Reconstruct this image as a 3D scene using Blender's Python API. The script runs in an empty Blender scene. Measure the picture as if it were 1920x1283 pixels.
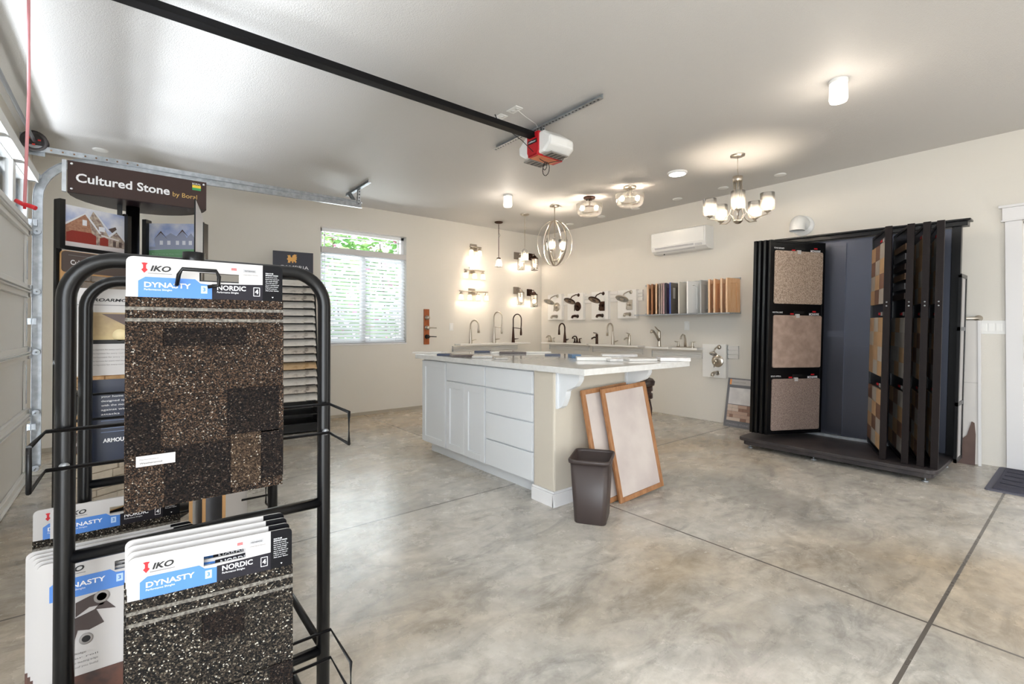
import bpy, bmesh, math, random
from mathutils import Vector, Matrix
PI = math.pi
random.seed(7)
scene = bpy.context.scene
COL = scene.collection

# ---------------------------------------------------------------- camera, world, exposure
FOC, CX, CY, CAMH = 890.0, 960.0, 608.8, 1.17
YAW, PITCH = math.radians(51.03), math.radians(0.434)
cd = bpy.data.cameras.new('camera'); cam = bpy.data.objects.new('camera', cd); COL.objects.link(cam)
scene.camera = cam
cd.sensor_width = 36.0; cd.lens = FOC / 1920.0 * 36.0
cd.shift_x = 0.0; cd.shift_y = -(641.5 - CY) / 1920.0
cd.clip_start = 0.05; cd.clip_end = 200
cam.location = (0, 0, CAMH)
cam.rotation_euler = (PI / 2 + PITCH, 0, YAW - PI / 2)

FW = Vector((math.cos(PITCH) * math.cos(YAW), math.cos(PITCH) * math.sin(YAW), math.sin(PITCH)))
RT = Vector((math.sin(YAW), -math.cos(YAW), 0)); UP = RT.cross(FW)
def on(px, py, ax, val):
    """point of the real plane (axis = value) that the photograph shows at this pixel"""
    d = FW + RT * ((px - CX) / FOC) - UP * ((py - CY) / FOC)
    o = Vector((0, 0, CAMH)); t = (val - o[ax]) / d[ax]
    return o + d * t

wd = bpy.data.worlds.new('world'); scene.world = wd; wd.use_nodes = True
nt = wd.node_tree; nt.nodes.clear()
wo = nt.nodes.new('ShaderNodeOutputWorld'); wb = nt.nodes.new('ShaderNodeBackground')
wb.inputs[0].default_value = (0.86, 0.93, 1.0, 1); wb.inputs[1].default_value = 3.0
nt.links.new(wb.outputs[0], wo.inputs[0])

scene.view_settings.view_transform = 'Standard'; scene.view_settings.look = 'None'
scene.view_settings.exposure = 0.46; scene.view_settings.gamma = 1.0
scene.view_settings.use_curve_mapping = False
scene.cycles.max_bounces = 8; scene.cycles.diffuse_bounces = 5; scene.cycles.glossy_bounces = 4
scene.cycles.transparent_max_bounces = 16; scene.cycles.transmission_bounces = 6
scene.cycles.sample_clamp_indirect = 4.0
scene.cycles.caustics_reflective = False; scene.cycles.caustics_refractive = False

def area(name, loc, target, sx, sy, energy, color=(1, 1, 1), spread=PI):
    l = bpy.data.lights.new(name, 'AREA'); l.shape = 'RECTANGLE'; l.size = sx; l.size_y = sy
    l.energy = energy; l.color = color; l.spread = spread
    o = bpy.data.objects.new(name, l); COL.objects.link(o); o.location = loc
    o.rotation_euler = (Vector(target) - Vector(loc)).to_track_quat('-Z', 'Y').to_euler()
    return o
# daylight: through the open doorway left of the camera, the garage door's row of windows, the window in the back wall
area('daylight_doorway', (-1.25, -0.75, 1.15), (1.6, 2.4, 1.2), 2.6, 2.1, 70, (0.88, 0.94, 1.0))
area('fill_rear', (4.0, -2.3, 1.2), (3.4, 2.5, 0.8), 1.1, 2.1, 15, (1.0, 0.95, 0.88))  # added weak fill lamp outside the made-up rear opening
sl = bpy.data.lights.new('sun', 'SUN'); sl.energy = 4.0; sl.angle = 0.01; sl.color = (1.0, 0.95, 0.88)
so = bpy.data.objects.new('sun', sl); COL.objects.link(so); so.rotation_euler = Vector((-0.12, 0.62, -0.78)).to_track_quat('-Z', 'Y').to_euler()
area('daylight_driveway', (-2.7, 3.3, 0.35), (-1.5, 3.3, 2.0), 5.5, 2.2, 2200, (0.86, 0.93, 1.0))
area('daylight_window', (2.5, 6.9, 1.9), (2.6, 4.5, 1.2), 1.3, 1.6, 60, (0.9, 0.96, 1.0))

# ---------------------------------------------------------------- helpers
def lin(c):
    r = []
    for v in c[:3]:
        v = v / 255.0
        r.append(v / 12.92 if v <= 0.04045 else ((v + 0.055) / 1.055) ** 2.4)
    return (r[0], r[1], r[2], 1.0)

MATS = {}
def mat(name, c=(200, 200, 200), rough=0.5, metal=0.0, emit=0.0, bump=0.0, bscale=60.0, c2=None, nscale=5.0,
        alpha=1.0, spec=0.5, coat=0.0, stretch=None, lo=0.35, hi=0.65, detail=4.0):
    if name in MATS: return MATS[name]
    m = bpy.data.materials.new(name); m.use_nodes = True; MATS[name] = m
    n = m.node_tree.nodes; L = m.node_tree.links; b = n['Principled BSDF']
    b.inputs['Base Color'].default_value = lin(c); b.inputs['Roughness'].default_value = rough
    b.inputs['Metallic'].default_value = metal; b.inputs['Specular IOR Level'].default_value = spec
    b.inputs['Coat Weight'].default_value = coat
    if emit: b.inputs['Emission Color'].default_value = lin(c); b.inputs['Emission Strength'].default_value = emit
    if alpha < 1: b.inputs['Alpha'].default_value = alpha
    if c2 or bump:
        tc = n.new('ShaderNodeTexCoord'); src = tc.outputs['Object']
        if stretch:
            mp = n.new('ShaderNodeMapping'); mp.inputs['Scale'].default_value = stretch
            L.new(src, mp.inputs[0]); src = mp.outputs[0]
    if c2:
        no = n.new('ShaderNodeTexNoise'); no.inputs['Scale'].default_value = nscale; no.inputs['Detail'].default_value = detail
        L.new(src, no.inputs['Vector'])
        cr = n.new('ShaderNodeValToRGB'); cr.color_ramp.elements[0].position = lo; cr.color_ramp.elements[1].position = hi
        cr.color_ramp.elements[0].color = lin(c); cr.color_ramp.elements[1].color = lin(c2)
        L.new(no.outputs[0], cr.inputs[0]); L.new(cr.outputs[0], b.inputs['Base Color'])
    if bump:
        n2 = n.new('ShaderNodeTexNoise'); n2.inputs['Scale'].default_value = bscale; n2.inputs['Detail'].default_value = 5
        L.new(src, n2.inputs['Vector'])
        bp = n.new('ShaderNodeBump'); bp.inputs['Strength'].default_value = bump; bp.inputs['Distance'].default_value = 0.01
        L.new(n2.outputs[0], bp.inputs['Height']); L.new(bp.outputs[0], b.inputs['Normal'])
    return m

def glass_mat(name, tint=(255, 255, 255), clear=0.85, rough=0.05, milk=0.0):
    """thin clear glass: lets light straight through, with a glossy film and optional whitish body"""
    if name in MATS: return MATS[name]
    m = bpy.data.materials.new(name); m.use_nodes = True; MATS[name] = m
    n = m.node_tree.nodes; L = m.node_tree.links; n.clear()
    o = n.new('ShaderNodeOutputMaterial'); tr = n.new('ShaderNodeBsdfTransparent'); gl = n.new('ShaderNodeBsdfGlossy')
    tr.inputs[0].default_value = lin(tint); gl.inputs['Roughness'].default_value = rough
    fr = n.new('ShaderNodeFresnel'); fr.inputs[0].default_value = 1.45
    mx = n.new('ShaderNodeMixShader'); L.new(fr.outputs[0], mx.inputs[0]); L.new(tr.outputs[0], mx.inputs[1]); L.new(gl.outputs[0], mx.inputs[2])
    last = mx
    if milk:
        di = n.new('ShaderNodeBsdfDiffuse'); di.inputs[0].default_value = lin((250, 248, 244))
        tl = n.new('ShaderNodeBsdfTranslucent'); tl.inputs[0].default_value = lin((250, 246, 238))
        a = n.new('ShaderNodeMixShader'); a.inputs[0].default_value = 0.6; L.new(di.outputs[0], a.inputs[1]); L.new(tl.outputs[0], a.inputs[2])
        m2 = n.new('ShaderNodeMixShader'); m2.inputs[0].default_value = milk
        L.new(mx.outputs[0], m2.inputs[1]); L.new(a.outputs[0], m2.inputs[2]); last = m2
    L.new(last.outputs[0], o.inputs[0])
    return m

class MB:
    """collects shapes into one mesh; slots picked with .m"""
    def __init__(s, M=None): s.v = []; s.f = []; s.mi = []; s.sm = []; s.m = 0; s.M = M
    def add(s, vs, fs, smooth=False):
        b = len(s.v)
        for p in vs:
            p = Vector(p); s.v.append(s.M @ p if s.M else p)
        for f in fs: s.f.append([b + i for i in f]); s.mi.append(s.m); s.sm.append(smooth)
        return s
    def box(s, x0, y0, z0, x1, y1, z1):
        x0, x1 = sorted((x0, x1)); y0, y1 = sorted((y0, y1)); z0, z1 = sorted((z0, z1))
        return s.add([(x0,y0,z0),(x1,y0,z0),(x1,y1,z0),(x0,y1,z0),(x0,y0,z1),(x1,y0,z1),(x1,y1,z1),(x0,y1,z1)],
                     [(0,3,2,1),(4,5,6,7),(0,1,5,4),(1,2,6,5),(2,3,7,6),(3,0,4,7)])
    def quad(s, a, b, c, d): return s.add([a, b, c, d], [(0, 1, 2, 3)])
    def prism(s, poly, axis, a, b, smooth=False):
        """poly = 2D outline (counter-clockwise), extruded from a to b along axis (0,1,2)"""
        def P(u, v, w): return {0: (w, u, v), 1: (u, w, v), 2: (u, v, w)}[axis]
        n = len(poly)
        vs = [P(u, v, a) for u, v in poly] + [P(u, v, b) for u, v in poly]
        fs = [tuple(range(n))[::-1], tuple(range(n, 2 * n))]
        s.add(vs, fs)
        s.add(vs, [(i, (i + 1) % n, n + (i + 1) % n, n + i) for i in range(n)], smooth)
        return s
    def tube(s, pts, r, n=10, caps=True, r2=None, flat=None):
        pts = [Vector(p) for p in pts]; N = len(pts); rings = []; up = None
        for i, p in enumerate(pts):
            t = (pts[min(i + 1, N - 1)] - pts[max(i - 1, 0)]).normalized()
            if up is None:
                a = Vector((0, 0, 1)) if abs(t.z) < 0.9 else Vector((1, 0, 0))
                up = (a - t * a.dot(t)).normalized()
            else:
                up = (up - t * up.dot(t)).normalized()
            sd = t.cross(up)
            rr = r if r2 is None else r + (r2 - r) * i / (N - 1)
            if isinstance(r, (list, tuple)): rr = r[i]
            k = flat if flat else 1.0
            rings.append([p + (up * math.cos(2 * PI * j / n) * rr + sd * math.sin(2 * PI * j / n) * rr * k) for j in range(n)])
        vs = [q for ring in rings for q in ring]; fs = []
        for i in range(N - 1):
            for j in range(n):
                fs.append((i * n + j, (i + 1) * n + j, (i + 1) * n + (j + 1) % n, i * n + (j + 1) % n))
        s.add(vs, fs, True)
        if caps:
            s.add(rings[0], [tuple(range(n))]); s.add(rings[-1], [tuple(range(n))[::-1]])
        return s
    def lathe(s, prof, c=(0, 0, 0), n=24, axis='z', smooth=True):
        """prof = [(radius, height)...]"""
        c = Vector(c); vs = []; N = len(prof)
        for r, h in prof:
            for j in range(n):
                a = 2 * PI * j / n; x, y = r * math.cos(a), r * math.sin(a)
                vs.append(c + (Vector((x, y, h)) if axis == 'z' else Vector((x, -h, y)) if axis == '-y' else Vector((h, x, y))))
        fs = []
        for i in range(N - 1):
            for j in range(n):
                fs.append((i * n + j, i * n + (j + 1) % n, (i + 1) * n + (j + 1) % n, (i + 1) * n + j))
        s.add(vs, fs, smooth)
        return s
    def disc(s, c, r, nrm=(0, 0, 1), n=24):
        c = Vector(c); q = Vector((0, 0, 1)).rotation_difference(Vector(nrm))
        return s.add([c + q @ Vector((r * math.cos(2 * PI * j / n), r * math.sin(2 * PI * j / n), 0)) for j in range(n)], [tuple(range(n))])
    def sphere(s, c, r, n=14, sz=1.0):
        prof = [(max(1e-4, r * math.sin(PI * i / n)), -r * sz * math.cos(PI * i / n)) for i in range(n + 1)]
        return s.lathe(prof, c, n=n + 6)
    def build(s, name, mats, parent=None, bevel=0.0, fix=False):
        me = bpy.data.meshes.new(name)
        me.from_pydata([tuple(p) for p in s.v], [], s.f)
        if not isinstance(mats, (list, tuple)): mats = [mats]
        for m in mats: me.materials.append(m)
        me.polygons.foreach_set('material_index', s.mi); me.polygons.foreach_set('use_smooth', s.sm)
        bm = bmesh.new(); bm.from_mesh(me)
        bmesh.ops.remove_doubles(bm, verts=bm.verts, dist=1e-5)
        if fix: bmesh.ops.recalc_face_normals(bm, faces=bm.faces)
        bm.to_mesh(me); bm.free()
        me.update()
        o = bpy.data.objects.new(name, me); COL.objects.link(o)
        if parent: o.parent = parent
        if bevel:
            b = o.modifiers.new('bevel', 'BEVEL'); b.width = bevel; b.segments = 2; b.limit_method = 'ANGLE'; b.angle_limit = math.radians(50)
        return o

def tag(o, label, cat, group=None, kind=None):
    o['label'] = label; o['category'] = cat
    if group: o['group'] = group
    if kind: o['kind'] = kind
    return o
def thing(name, label, cat, loc=(0, 0, 0), rz=0.0, group=None):
    o = bpy.data.objects.new(name, None); COL.objects.link(o); o.empty_display_size = 0.1
    o.location = loc; o.rotation_euler = (0, 0, rz)
    return tag(o, label, cat, group)
def struct(o): o['kind'] = 'structure'; return o
def sempty(name, loc=(0, 0, 0), rz=0.0):
    o = bpy.data.objects.new(name, None); COL.objects.link(o); o.empty_display_size = 0.1
    o.location = loc; o.rotation_euler = (0, 0, rz); o['kind'] = 'structure'; return o
def dup(root, loc=None, rz=None, label=None, group=None):
    r = root.copy(); COL.objects.link(r)
    if loc is not None: r.location = loc
    if rz is not None: r.rotation_euler = (0, 0, rz)
    if label: r['label'] = label
    if group: r['group'] = group
    for ch in list(root.children):
        c = ch.copy(); COL.objects.link(c); c.parent = r
        for g in list(ch.children):
            d = g.copy(); COL.objects.link(d); d.parent = c
    return r

def text(name, body, m, parent, x0, x1, z0, h, y=-0.001, bold=0.0, shear=0.0, depth=0.0006, M=None, label=None):
    """lettering on a plane facing local -Y, from x0 to x1 (x1=None keeps proportions), baseline z0, cap height h"""
    cu = bpy.data.curves.new('t', 'FONT'); cu.body = body; cu.size = 1.0; cu.offset = bold; cu.shear = shear; cu.resolution_u = 3
    to = bpy.data.objects.new('t', cu); COL.objects.link(to)
    dg = bpy.context.evaluated_depsgraph_get(); dg.update()
    me = bpy.data.meshes.new_from_object(to.evaluated_get(dg))
    bpy.data.objects.remove(to); bpy.data.curves.remove(cu)
    xs = [v.co.x for v in me.vertices]
    if not xs: return None
    a, b = min(xs), max(xs); sz = h / 0.70
    sx = sz if x1 is None else (x1 - x0) / (b - a)
    for v in me.vertices:
        p = Vector((x0 + (v.co.x - a) * sx, y, z0 + v.co.y * sz))
        v.co = M @ p if M else p
    me.materials.clear(); me.materials.append(m); me.name = name
    o = bpy.data.objects.new(name, me); COL.objects.link(o)
    if parent: o.parent = parent
    if label: o['label'] = label
    return o

def arc(cx, cy, r, a0, a1, n=8):
    return [(cx + r * math.cos(math.radians(a0 + (a1 - a0) * i / n)), cy + r * math.sin(math.radians(a0 + (a1 - a0) * i / n))) for i in range(n + 1)]
def rrect(x0, y0, x1, y1, r, n=5):
    return arc(x1 - r, y0 + r, r, -90, 0, n) + arc(x1 - r, y1 - r, r, 0, 90, n) + arc(x0 + r, y1 - r, r, 90, 180, n) + arc(x0 + r, y0 + r, r, 180, 270, n)
def point(name, loc, energy, color=(1.0, 0.85, 0.68), r=0.03, parent=None):
    l = bpy.data.lights.new(name, 'POINT'); l.energy = energy * 1.9; l.color = color; l.shadow_soft_size = r
    o = bpy.data.objects.new(name, l); COL.objects.link(o); o.location = loc
    if parent: o.parent = parent
    return o
RB = -PI / 2          # things on the right-hand wall (local -Y looks out of the wall)
RC = PI / 2           # things on the garage-door wall
XB, YA, ZC, XG = 5.72, 6.24, 2.81, -0.62   # right wall, back wall, ceiling, garage door face
def PB(px, py, off=0.0): return on(px, py, 0, XB - off)
def PA(px, py, off=0.0): return on(px, py, 1, YA - off)

# ---------------------------------------------------------------- materials
wallm = mat('wall_paint', (226, 222, 214), 0.75, bump=0.15, bscale=180)
ceilm = mat('ceiling_paint', (208, 206, 204), 0.55, bump=0.35, bscale=160)
white = mat('white_paint', (236, 235, 232), 0.45)
whitec = mat('cabinet_white', (226, 229, 232), 0.35)
trimm = mat('trim_white', (232, 231, 232), 0.4)
black = mat('black_enamel', (8, 8, 10), 0.28, spec=0.35)
blackm = mat('black_matte', (12, 11, 13), 0.6, spec=0.2)
galv = mat('galvanised_steel', (190, 195, 200), 0.38, metal=0.85, c2=(165, 170, 176), nscale=25)
nickel = mat('brushed_nickel', (200, 192, 180), 0.28, metal=1.0)
chrome = mat('chrome', (225, 225, 228), 0.1, metal=1.0)
bronze = mat('oil_rubbed_bronze', (62, 42, 34), 0.35, metal=0.85)
bulbm = mat('lit_bulb', (255, 228, 190), 0.5, emit=12.0)
glassm = glass_mat('clear_glass')
seedm = glass_mat('seeded_glass', milk=0.13, rough=0.15)
frostm = glass_mat('frosted_glass', milk=0.7, rough=0.3)
plastic = mat('white_plastic', (238, 238, 236), 0.35)
cardw = mat('card_white', (190, 187, 186), 0.5)
cardblue = mat('card_blue', (70, 124, 200), 0.45)
cardblk = mat('card_black', (10, 10, 14), 0.5, spec=0.15)
carddk = mat('card_charcoal', (36, 34, 40), 0.5, spec=0.15)
inkw = mat('ink_white', (235, 235, 238), 0.6)
inkk = mat('ink_black', (18, 17, 18), 0.6)
inkr = mat('ink_red', (190, 24, 34), 0.6)
inkg = mat('ink_grey', (120, 118, 118), 0.6)
inkgold = mat('ink_gold', (202, 164, 92), 0.5)
kraft = mat('board_core', (205, 160, 110), 0.8)
# ---------------------------------------------------------------- floor
def floor_mat():
    m = bpy.data.materials.new('polished_concrete'); m.use_nodes = True
    n = m.node_tree.nodes; L = m.node_tree.links; b = n['Principled BSDF']
    tc = n.new('ShaderNodeTexCoord'); obj = tc.outputs['Object']
    def noise(sc, det, rough=0.6, dist=0.0, st=(1, 1, 1)):
        mp = n.new('ShaderNodeMapping'); mp.inputs['Scale'].default_value = st; L.new(obj, mp.inputs[0])
        q = n.new('ShaderNodeTexNoise'); q.inputs['Scale'].default_value = sc; q.inputs['Detail'].default_value = det
        q.inputs['Roughness'].default_value = rough; q.inputs['Distortion'].default_value = dist; L.new(mp.outputs[0], q.inputs['Vector']); return q
    def ramp(src, stops):
        r = n.new('ShaderNodeValToRGB'); e = r.color_ramp.elements
        e[0].position, e[0].color = stops[0][0], lin(stops[0][1]); e[1].position, e[1].color = stops[-1][0], lin(stops[-1][1])
        for p, c in stops[1:-1]: k = e.new(p); k.color = lin(c)
        L.new(src, r.inputs[0]); return r
    def mix(mode, fac, a, c):
        x = n.new('ShaderNodeMix'); x.data_type = 'RGBA'; x.blend_type = mode
        if isinstance(fac, float): x.inputs[0].default_value = fac
        else: L.new(fac, x.inputs[0])
        L.new(a, x.inputs[6]); L.new(c, x.inputs[7]); return x.outputs[2]
    a = ramp(noise(0.9, 8, 0.62, 0.9).outputs[0], [(0.3, (160, 157, 151)), (0.45, (196, 190, 181)), (0.55, (221, 214, 204)), (0.7, (198, 185, 167))])
    c = ramp(noise(2.6, 9, 0.7, 1.4, (1, 2.2, 1)).outputs[0], [(0.36, (150, 147, 143)), (0.5, (215, 210, 204)), (0.66, (243, 238, 230))])
    col = mix('MULTIPLY', 0.55, a.outputs[0], c.outputs[0])
    col = mix('SCREEN', 0.22, col, c.outputs[0])
    g = ramp(noise(14, 6, 0.7).outputs[0], [(0.35, (205, 203, 198)), (0.6, (255, 255, 255))])
    col = mix('MULTIPLY', 0.5, col, g.outputs[0])
    tan = ramp(noise(0.55, 4, 0.5, 0.5).outputs[0], [(0.45, (250, 253, 255)), (0.62, (240, 222, 194))])
    col = mix('MULTIPLY', 0.7, col, tan.outputs[0])
    wh = ramp(noise(5.0, 10, 0.75, 2.0, (1.6, 1, 1)).outputs[0], [(0.62, (0, 0, 0)), (0.72, (120, 120, 118))])
    col = mix('SCREEN', 0.35, col, wh.outputs[0])
    # saw cuts
    sep = n.new('ShaderNodeSeparateXYZ'); L.new(obj, sep.inputs[0])
    def line(out, at, w):
        s1 = n.new('ShaderNodeMath'); s1.operation = 'SUBTRACT'; s1.inputs[1].default_value = at; L.new(out, s1.inputs[0])
        s2 = n.new('ShaderNodeMath'); s2.operation = 'ABSOLUTE'; L.new(s1.outputs[0], s2.inputs[0])
        s3 = n.new('ShaderNodeMath'); s3.operation = 'LESS_THAN'; s3.inputs[1].default_value = w; L.new(s2.outputs[0], s3.inputs[0]); return s3.outputs[0]
    ls = [line(sep.outputs[0], 2.475, 0.006), line(sep.outputs[1], 2.765, 0.006), line(sep.outputs[1], 0.428, 0.007)]
    mx = ls[0]
    for q in ls[1:]:
        k = n.new('ShaderNodeMath'); k.operation = 'MAXIMUM'; L.new(mx, k.inputs[0]); L.new(q, k.inputs[1]); mx = k.outputs[0]
    rgb = n.new('ShaderNodeRGB'); rgb.outputs[0].default_value = lin((104, 98, 92))
    col = mix('MIX', mx, col, rgb.outputs[0])
    L.new(col, b.inputs['Base Color'])
    rr = n.new('ShaderNodeMapRange'); rr.inputs[3].default_value = 0.12; rr.inputs[4].default_value = 0.40
    L.new(noise(3.0, 6, 0.7).outputs[0], rr.inputs[0]); L.new(rr.outputs[0], b.inputs['Roughness'])
    b.inputs['Specular IOR Level'].default_value = 0.55
    bp = n.new('ShaderNodeBump'); bp.inputs['Strength'].default_value = 0.06; bp.inputs['Distance'].default_value = 0.01
    L.new(noise(40, 5).outputs[0], bp.inputs['Height']); L.new(bp.outputs[0], b.inputs['Normal'])
    return m
struct(MB().box(-0.95, -2.0, -0.12, 5.9, 6.45, 0).build('floor', floor_mat()))
struct(MB().box(-0.95, -2.0, ZC, 5.9, 6.45, ZC + 0.12).build('ceiling', ceilm))
# back wall with the window opening
WX0, WX1, WZ0, WZ1 = 1.905, 3.10, 0.965, 2.475
b = MB()
b.box(-0.95, YA, 0.04, WX0, YA + 0.17, ZC); b.box(WX1, YA, 0.04, XB + 0.17, YA + 0.17, ZC)
b.box(WX0, YA, 0.04, WX1, YA + 0.17, WZ0); b.box(WX0, YA, WZ1, WX1, YA + 0.17, ZC)
struct(b.build('wall_back', wallm))
struct(MB().box(-0.95, YA - 0.012, 0, XB, YA + 0.17, 0.04).build('trim_1', mat('concrete_curb', (176, 168, 154), 0.8, bump=0.4, bscale=40)))
# right wall with door opening
DY0, DY1, DZ = -0.50, 0.385, 2.05
b = MB()
b.box(XB, DY1, 0, XB + 0.17, YA + 0.17, ZC); b.box(XB, -2.0, 0, XB + 0.17, DY0, ZC); b.box(XB, DY0, DZ, XB + 0.17, DY1, ZC)
struct(b.build('wall_right', wallm))
# garage door wall: opening y .55..5.42
GY0, GY1, GZ = 0.60, 5.36, 2.44
b = MB()
b.box(-0.95, GY1, 0, -0.70, YA + 0.1, ZC); b.box(-0.95, 0.45, 0, -0.70, GY0, ZC); b.box(-0.95, -2.0, 2.25, -0.70, 0.45, ZC); b.box(-0.95, GY0, GZ, -0.70, GY1, ZC)
struct(b.build('wall_left', wallm))
# wall behind the camera; its unseen opening is added to let in soft fill
b = MB(); b.box(-0.95, -2.15, 0, 3.45, -2.0, ZC); b.box(4.55, -2.15, 0, 5.9, -2.0, ZC); b.box(3.45, -2.15, 2.15, 4.55, -2.0, ZC)
struct(b.build('wall_front', wallm))
# ground outside
struct(MB().box(-14, -16, -0.2, 16, 16, -0.13).build('ground', mat('driveway_concrete', (205, 200, 192), 0.8, c2=(190, 186, 178), nscale=2)))

# ---------------------------------------------------------------- window in the back wall
w = sempty('window_1', (WX0, YA, WZ0))
WW, WH = WX1 - WX0, WZ1 - WZ0; TZ = 1.20   # transom split
vinyl = mat('window_vinyl', (240, 242, 245), 0.35)
b = MB()
for x in (0, WW - 0.045): b.box(x, 0.085, 0, x + 0.045, 0.15, WH)
b.box(0, 0.085, 0, WW, 0.15, 0.045); b.box(0, 0.085, WH - 0.045, WW, 0.15, WH); b.box(0, 0.075, TZ - 0.03, WW, 0.15, TZ + 0.05)
b.box(WW / 2 - 0.03, 0.085, 0, WW / 2 + 0.03, 0.145, TZ)
b.build('frame', vinyl, w, bevel=0.003)
b = MB(); b.box(0.075, 0.10, TZ + 0.05, 0.088, 0.12, WH - 0.045); b.box(0.045, 0.10, TZ + 0.215, WW - 0.045, 0.12, TZ + 0.228)
b.box(WW - 0.088, 0.10, TZ + 0.05, WW - 0.075, 0.12, WH - 0.045)
b.build('transom_grille', vinyl, w)
MB().box(0.04, 0.118, 0.04, WW - 0.04, 0.122, WH - 0.04).build('glass', glassm, w)
MB().box(-0.0, -0.014, -0.022, WW, 0.085, 0.0).build('window_sill', trimm, w, bevel=0.003)
# blind
bl = thing('window_blind', 'white horizontal slat blind covering the lower window panes', 'blind', (WX0, YA, WZ0))
slatm = mat('blind_white', (244, 245, 247), 0.45)
_n = slatm.node_tree.nodes; _L = slatm.node_tree.links; _t = _n.new('ShaderNodeBsdfTranslucent'); _t.inputs[0].default_value = (0.9, 0.92, 0.95, 1)
_x = _n.new('ShaderNodeMixShader'); _x.inputs[0].default_value = 0.45; _L.new(_n['Principled BSDF'].outputs[0], _x.inputs[1]); _L.new(_t.outputs[0], _x.inputs[2]); _L.new(_x.outputs[0], _n['Material Output'].inputs[0])
MB().box(0.008, -0.012, TZ - 0.02, WW - 0.008, 0.07, TZ + 0.055).build('valance', mat('valance_grey', (214, 212, 212), 0.5), bl, bevel=0.004)
ns = 24
for i in range(ns):
    z = 0.05 + (TZ - 0.07) * i / (ns - 1)
    b = MB(); a = math.radians(52); dy = 0.024 * math.cos(a); dz = 0.024 * math.sin(a)
    b.add([(0.012, 0.04 - dy, z - dz), (WW - 0.012, 0.04 - dy, z - dz), (WW - 0.012, 0.04 + dy, z + dz), (0.012, 0.04 + dy, z + dz),
           (0.012, 0.04 - dy, z - dz + .003), (WW - 0.012, 0.04 - dy, z - dz + .003), (WW - 0.012, 0.04 + dy, z + dz + .003), (0.012, 0.04 + dy, z + dz + .003)],
          [(0, 3, 2, 1), (4, 5, 6, 7), (0, 1, 5, 4), (1, 2, 6, 5), (2, 3, 7, 6), (3, 0, 4, 7)])
    b.build('slat', slatm, bl)
MB().box(0.012, 0.015, 0.002, WW - 0.012, 0.065, 0.024).build('bottom_rail', slatm, bl, bevel=0.003)
for x in (0.16, WW / 2 + 0.06, WW - 0.16):
    MB().tube([(x, 0.012, 0.02), (x, 0.012, TZ - 0.02)], 0.0018, 6).build('cord', slatm, bl)
MB().tube([(0.05, -0.004, TZ), (0.052, -0.006, 0.55)], 0.004, 8).build('tilt_wand', slatm, bl)
# flowering hedge outside the window
def leafmat(nm, c, c2): return mat(nm, c, 0.6, c2=c2, nscale=3)
leafm = leafmat('hedge_leaf', (96, 150, 84), (160, 205, 124)); flowerm = mat('pink_blossom', (232, 120, 176), 0.6)
rnd = random.Random(3); b = MB()
for i in range(11000):
    x = rnd.uniform(-0.2, 5.6); z = rnd.uniform(0.0, 3.15); y = 8.2 + rnd.gauss(0, 0.25) + 0.25 * math.sin(x * 3 + z * 2)
    s = rnd.uniform(0.045, 0.10); q = Matrix.Rotation(rnd.uniform(0, 6.28), 3, 'Z') @ Matrix.Rotation(rnd.uniform(-1.2, 1.2), 3, 'X')
    c = Vector((x, y, z)); b.m = 1 if (rnd.random() < 0.06) else 0
    b.add([c + q @ Vector(p) for p in ((-s, 0, 0), (-s * .3, 0, s * .5), (s, 0, 0.1 * s), (-s * .2, 0.3 * s, -s * .45))], [(0, 3, 2, 1)])
for i in range(7):
    x = 0.2 + i * 0.85; b.m = 2; b.tube([(x, 8.2, -0.13), (x + 0.08, 8.22, 1.2), (x - 0.05, 8.2, 2.7)], 0.03, 7, r2=0.01)
tag(b.build('flowering_hedge', [leafm, flowerm, mat('bark', (90, 72, 54), 0.8)]), 'green flowering hedge with pink blossoms seen through the window', 'hedge', kind='stuff')

# ---------------------------------------------------------------- entry door at the right edge
d = sempty('door_1', (XB, DY1, 0), RB)       # local x -> world -y
dm = mat('door_white', (226, 226, 232), 0.4); DW = DY1 - DY0
MB().box(0.02, 0.03, 0.012, DW - 0.02, 0.07, DZ - 0.02).build('door_panel', dm, d)
b = MB(); b.box(-0.105, -0.02, 0, -0.006, 0, DZ + 0.01); b.box(DW + 0.006, -0.02, 0, DW + 0.105, 0, DZ + 0.01)
b.build('casing', trimm, d, bevel=0.002)
b = MB(); b.box(-0.12, -0.024, DZ + 0.01, DW + 0.12, 0, DZ + 0.125); b.box(-0.14, -0.045, DZ + 0.125, DW + 0.14, 0, DZ + 0.145); b.box(-0.128, -0.034, DZ + 0.01, DW + 0.128, 0, DZ + 0.022)
b.build('head_casing', trimm, d, bevel=0.002)
b = MB(); b.box(0, 0, 0, 0.02, 0.16, DZ); b.box(DW - 0.02, 0, 0, DW, 0.16, DZ); b.box(0, 0, DZ - 0.02, DW, 0.16, DZ); b.build('jamb', trimm, d)
for z in (0.95, 1.08): 
    MB().lathe([(0.0001, 0.085), (0.02, 0.08), (0.028, 0.06), (0.02, 0.04), (0.012, 0.03), (0.012, 0.01), (0.032, 0.004), (0.032, -0.03)], (0.085, 0, z), 20, '-y').build('door_knob', blackm, d)

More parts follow.
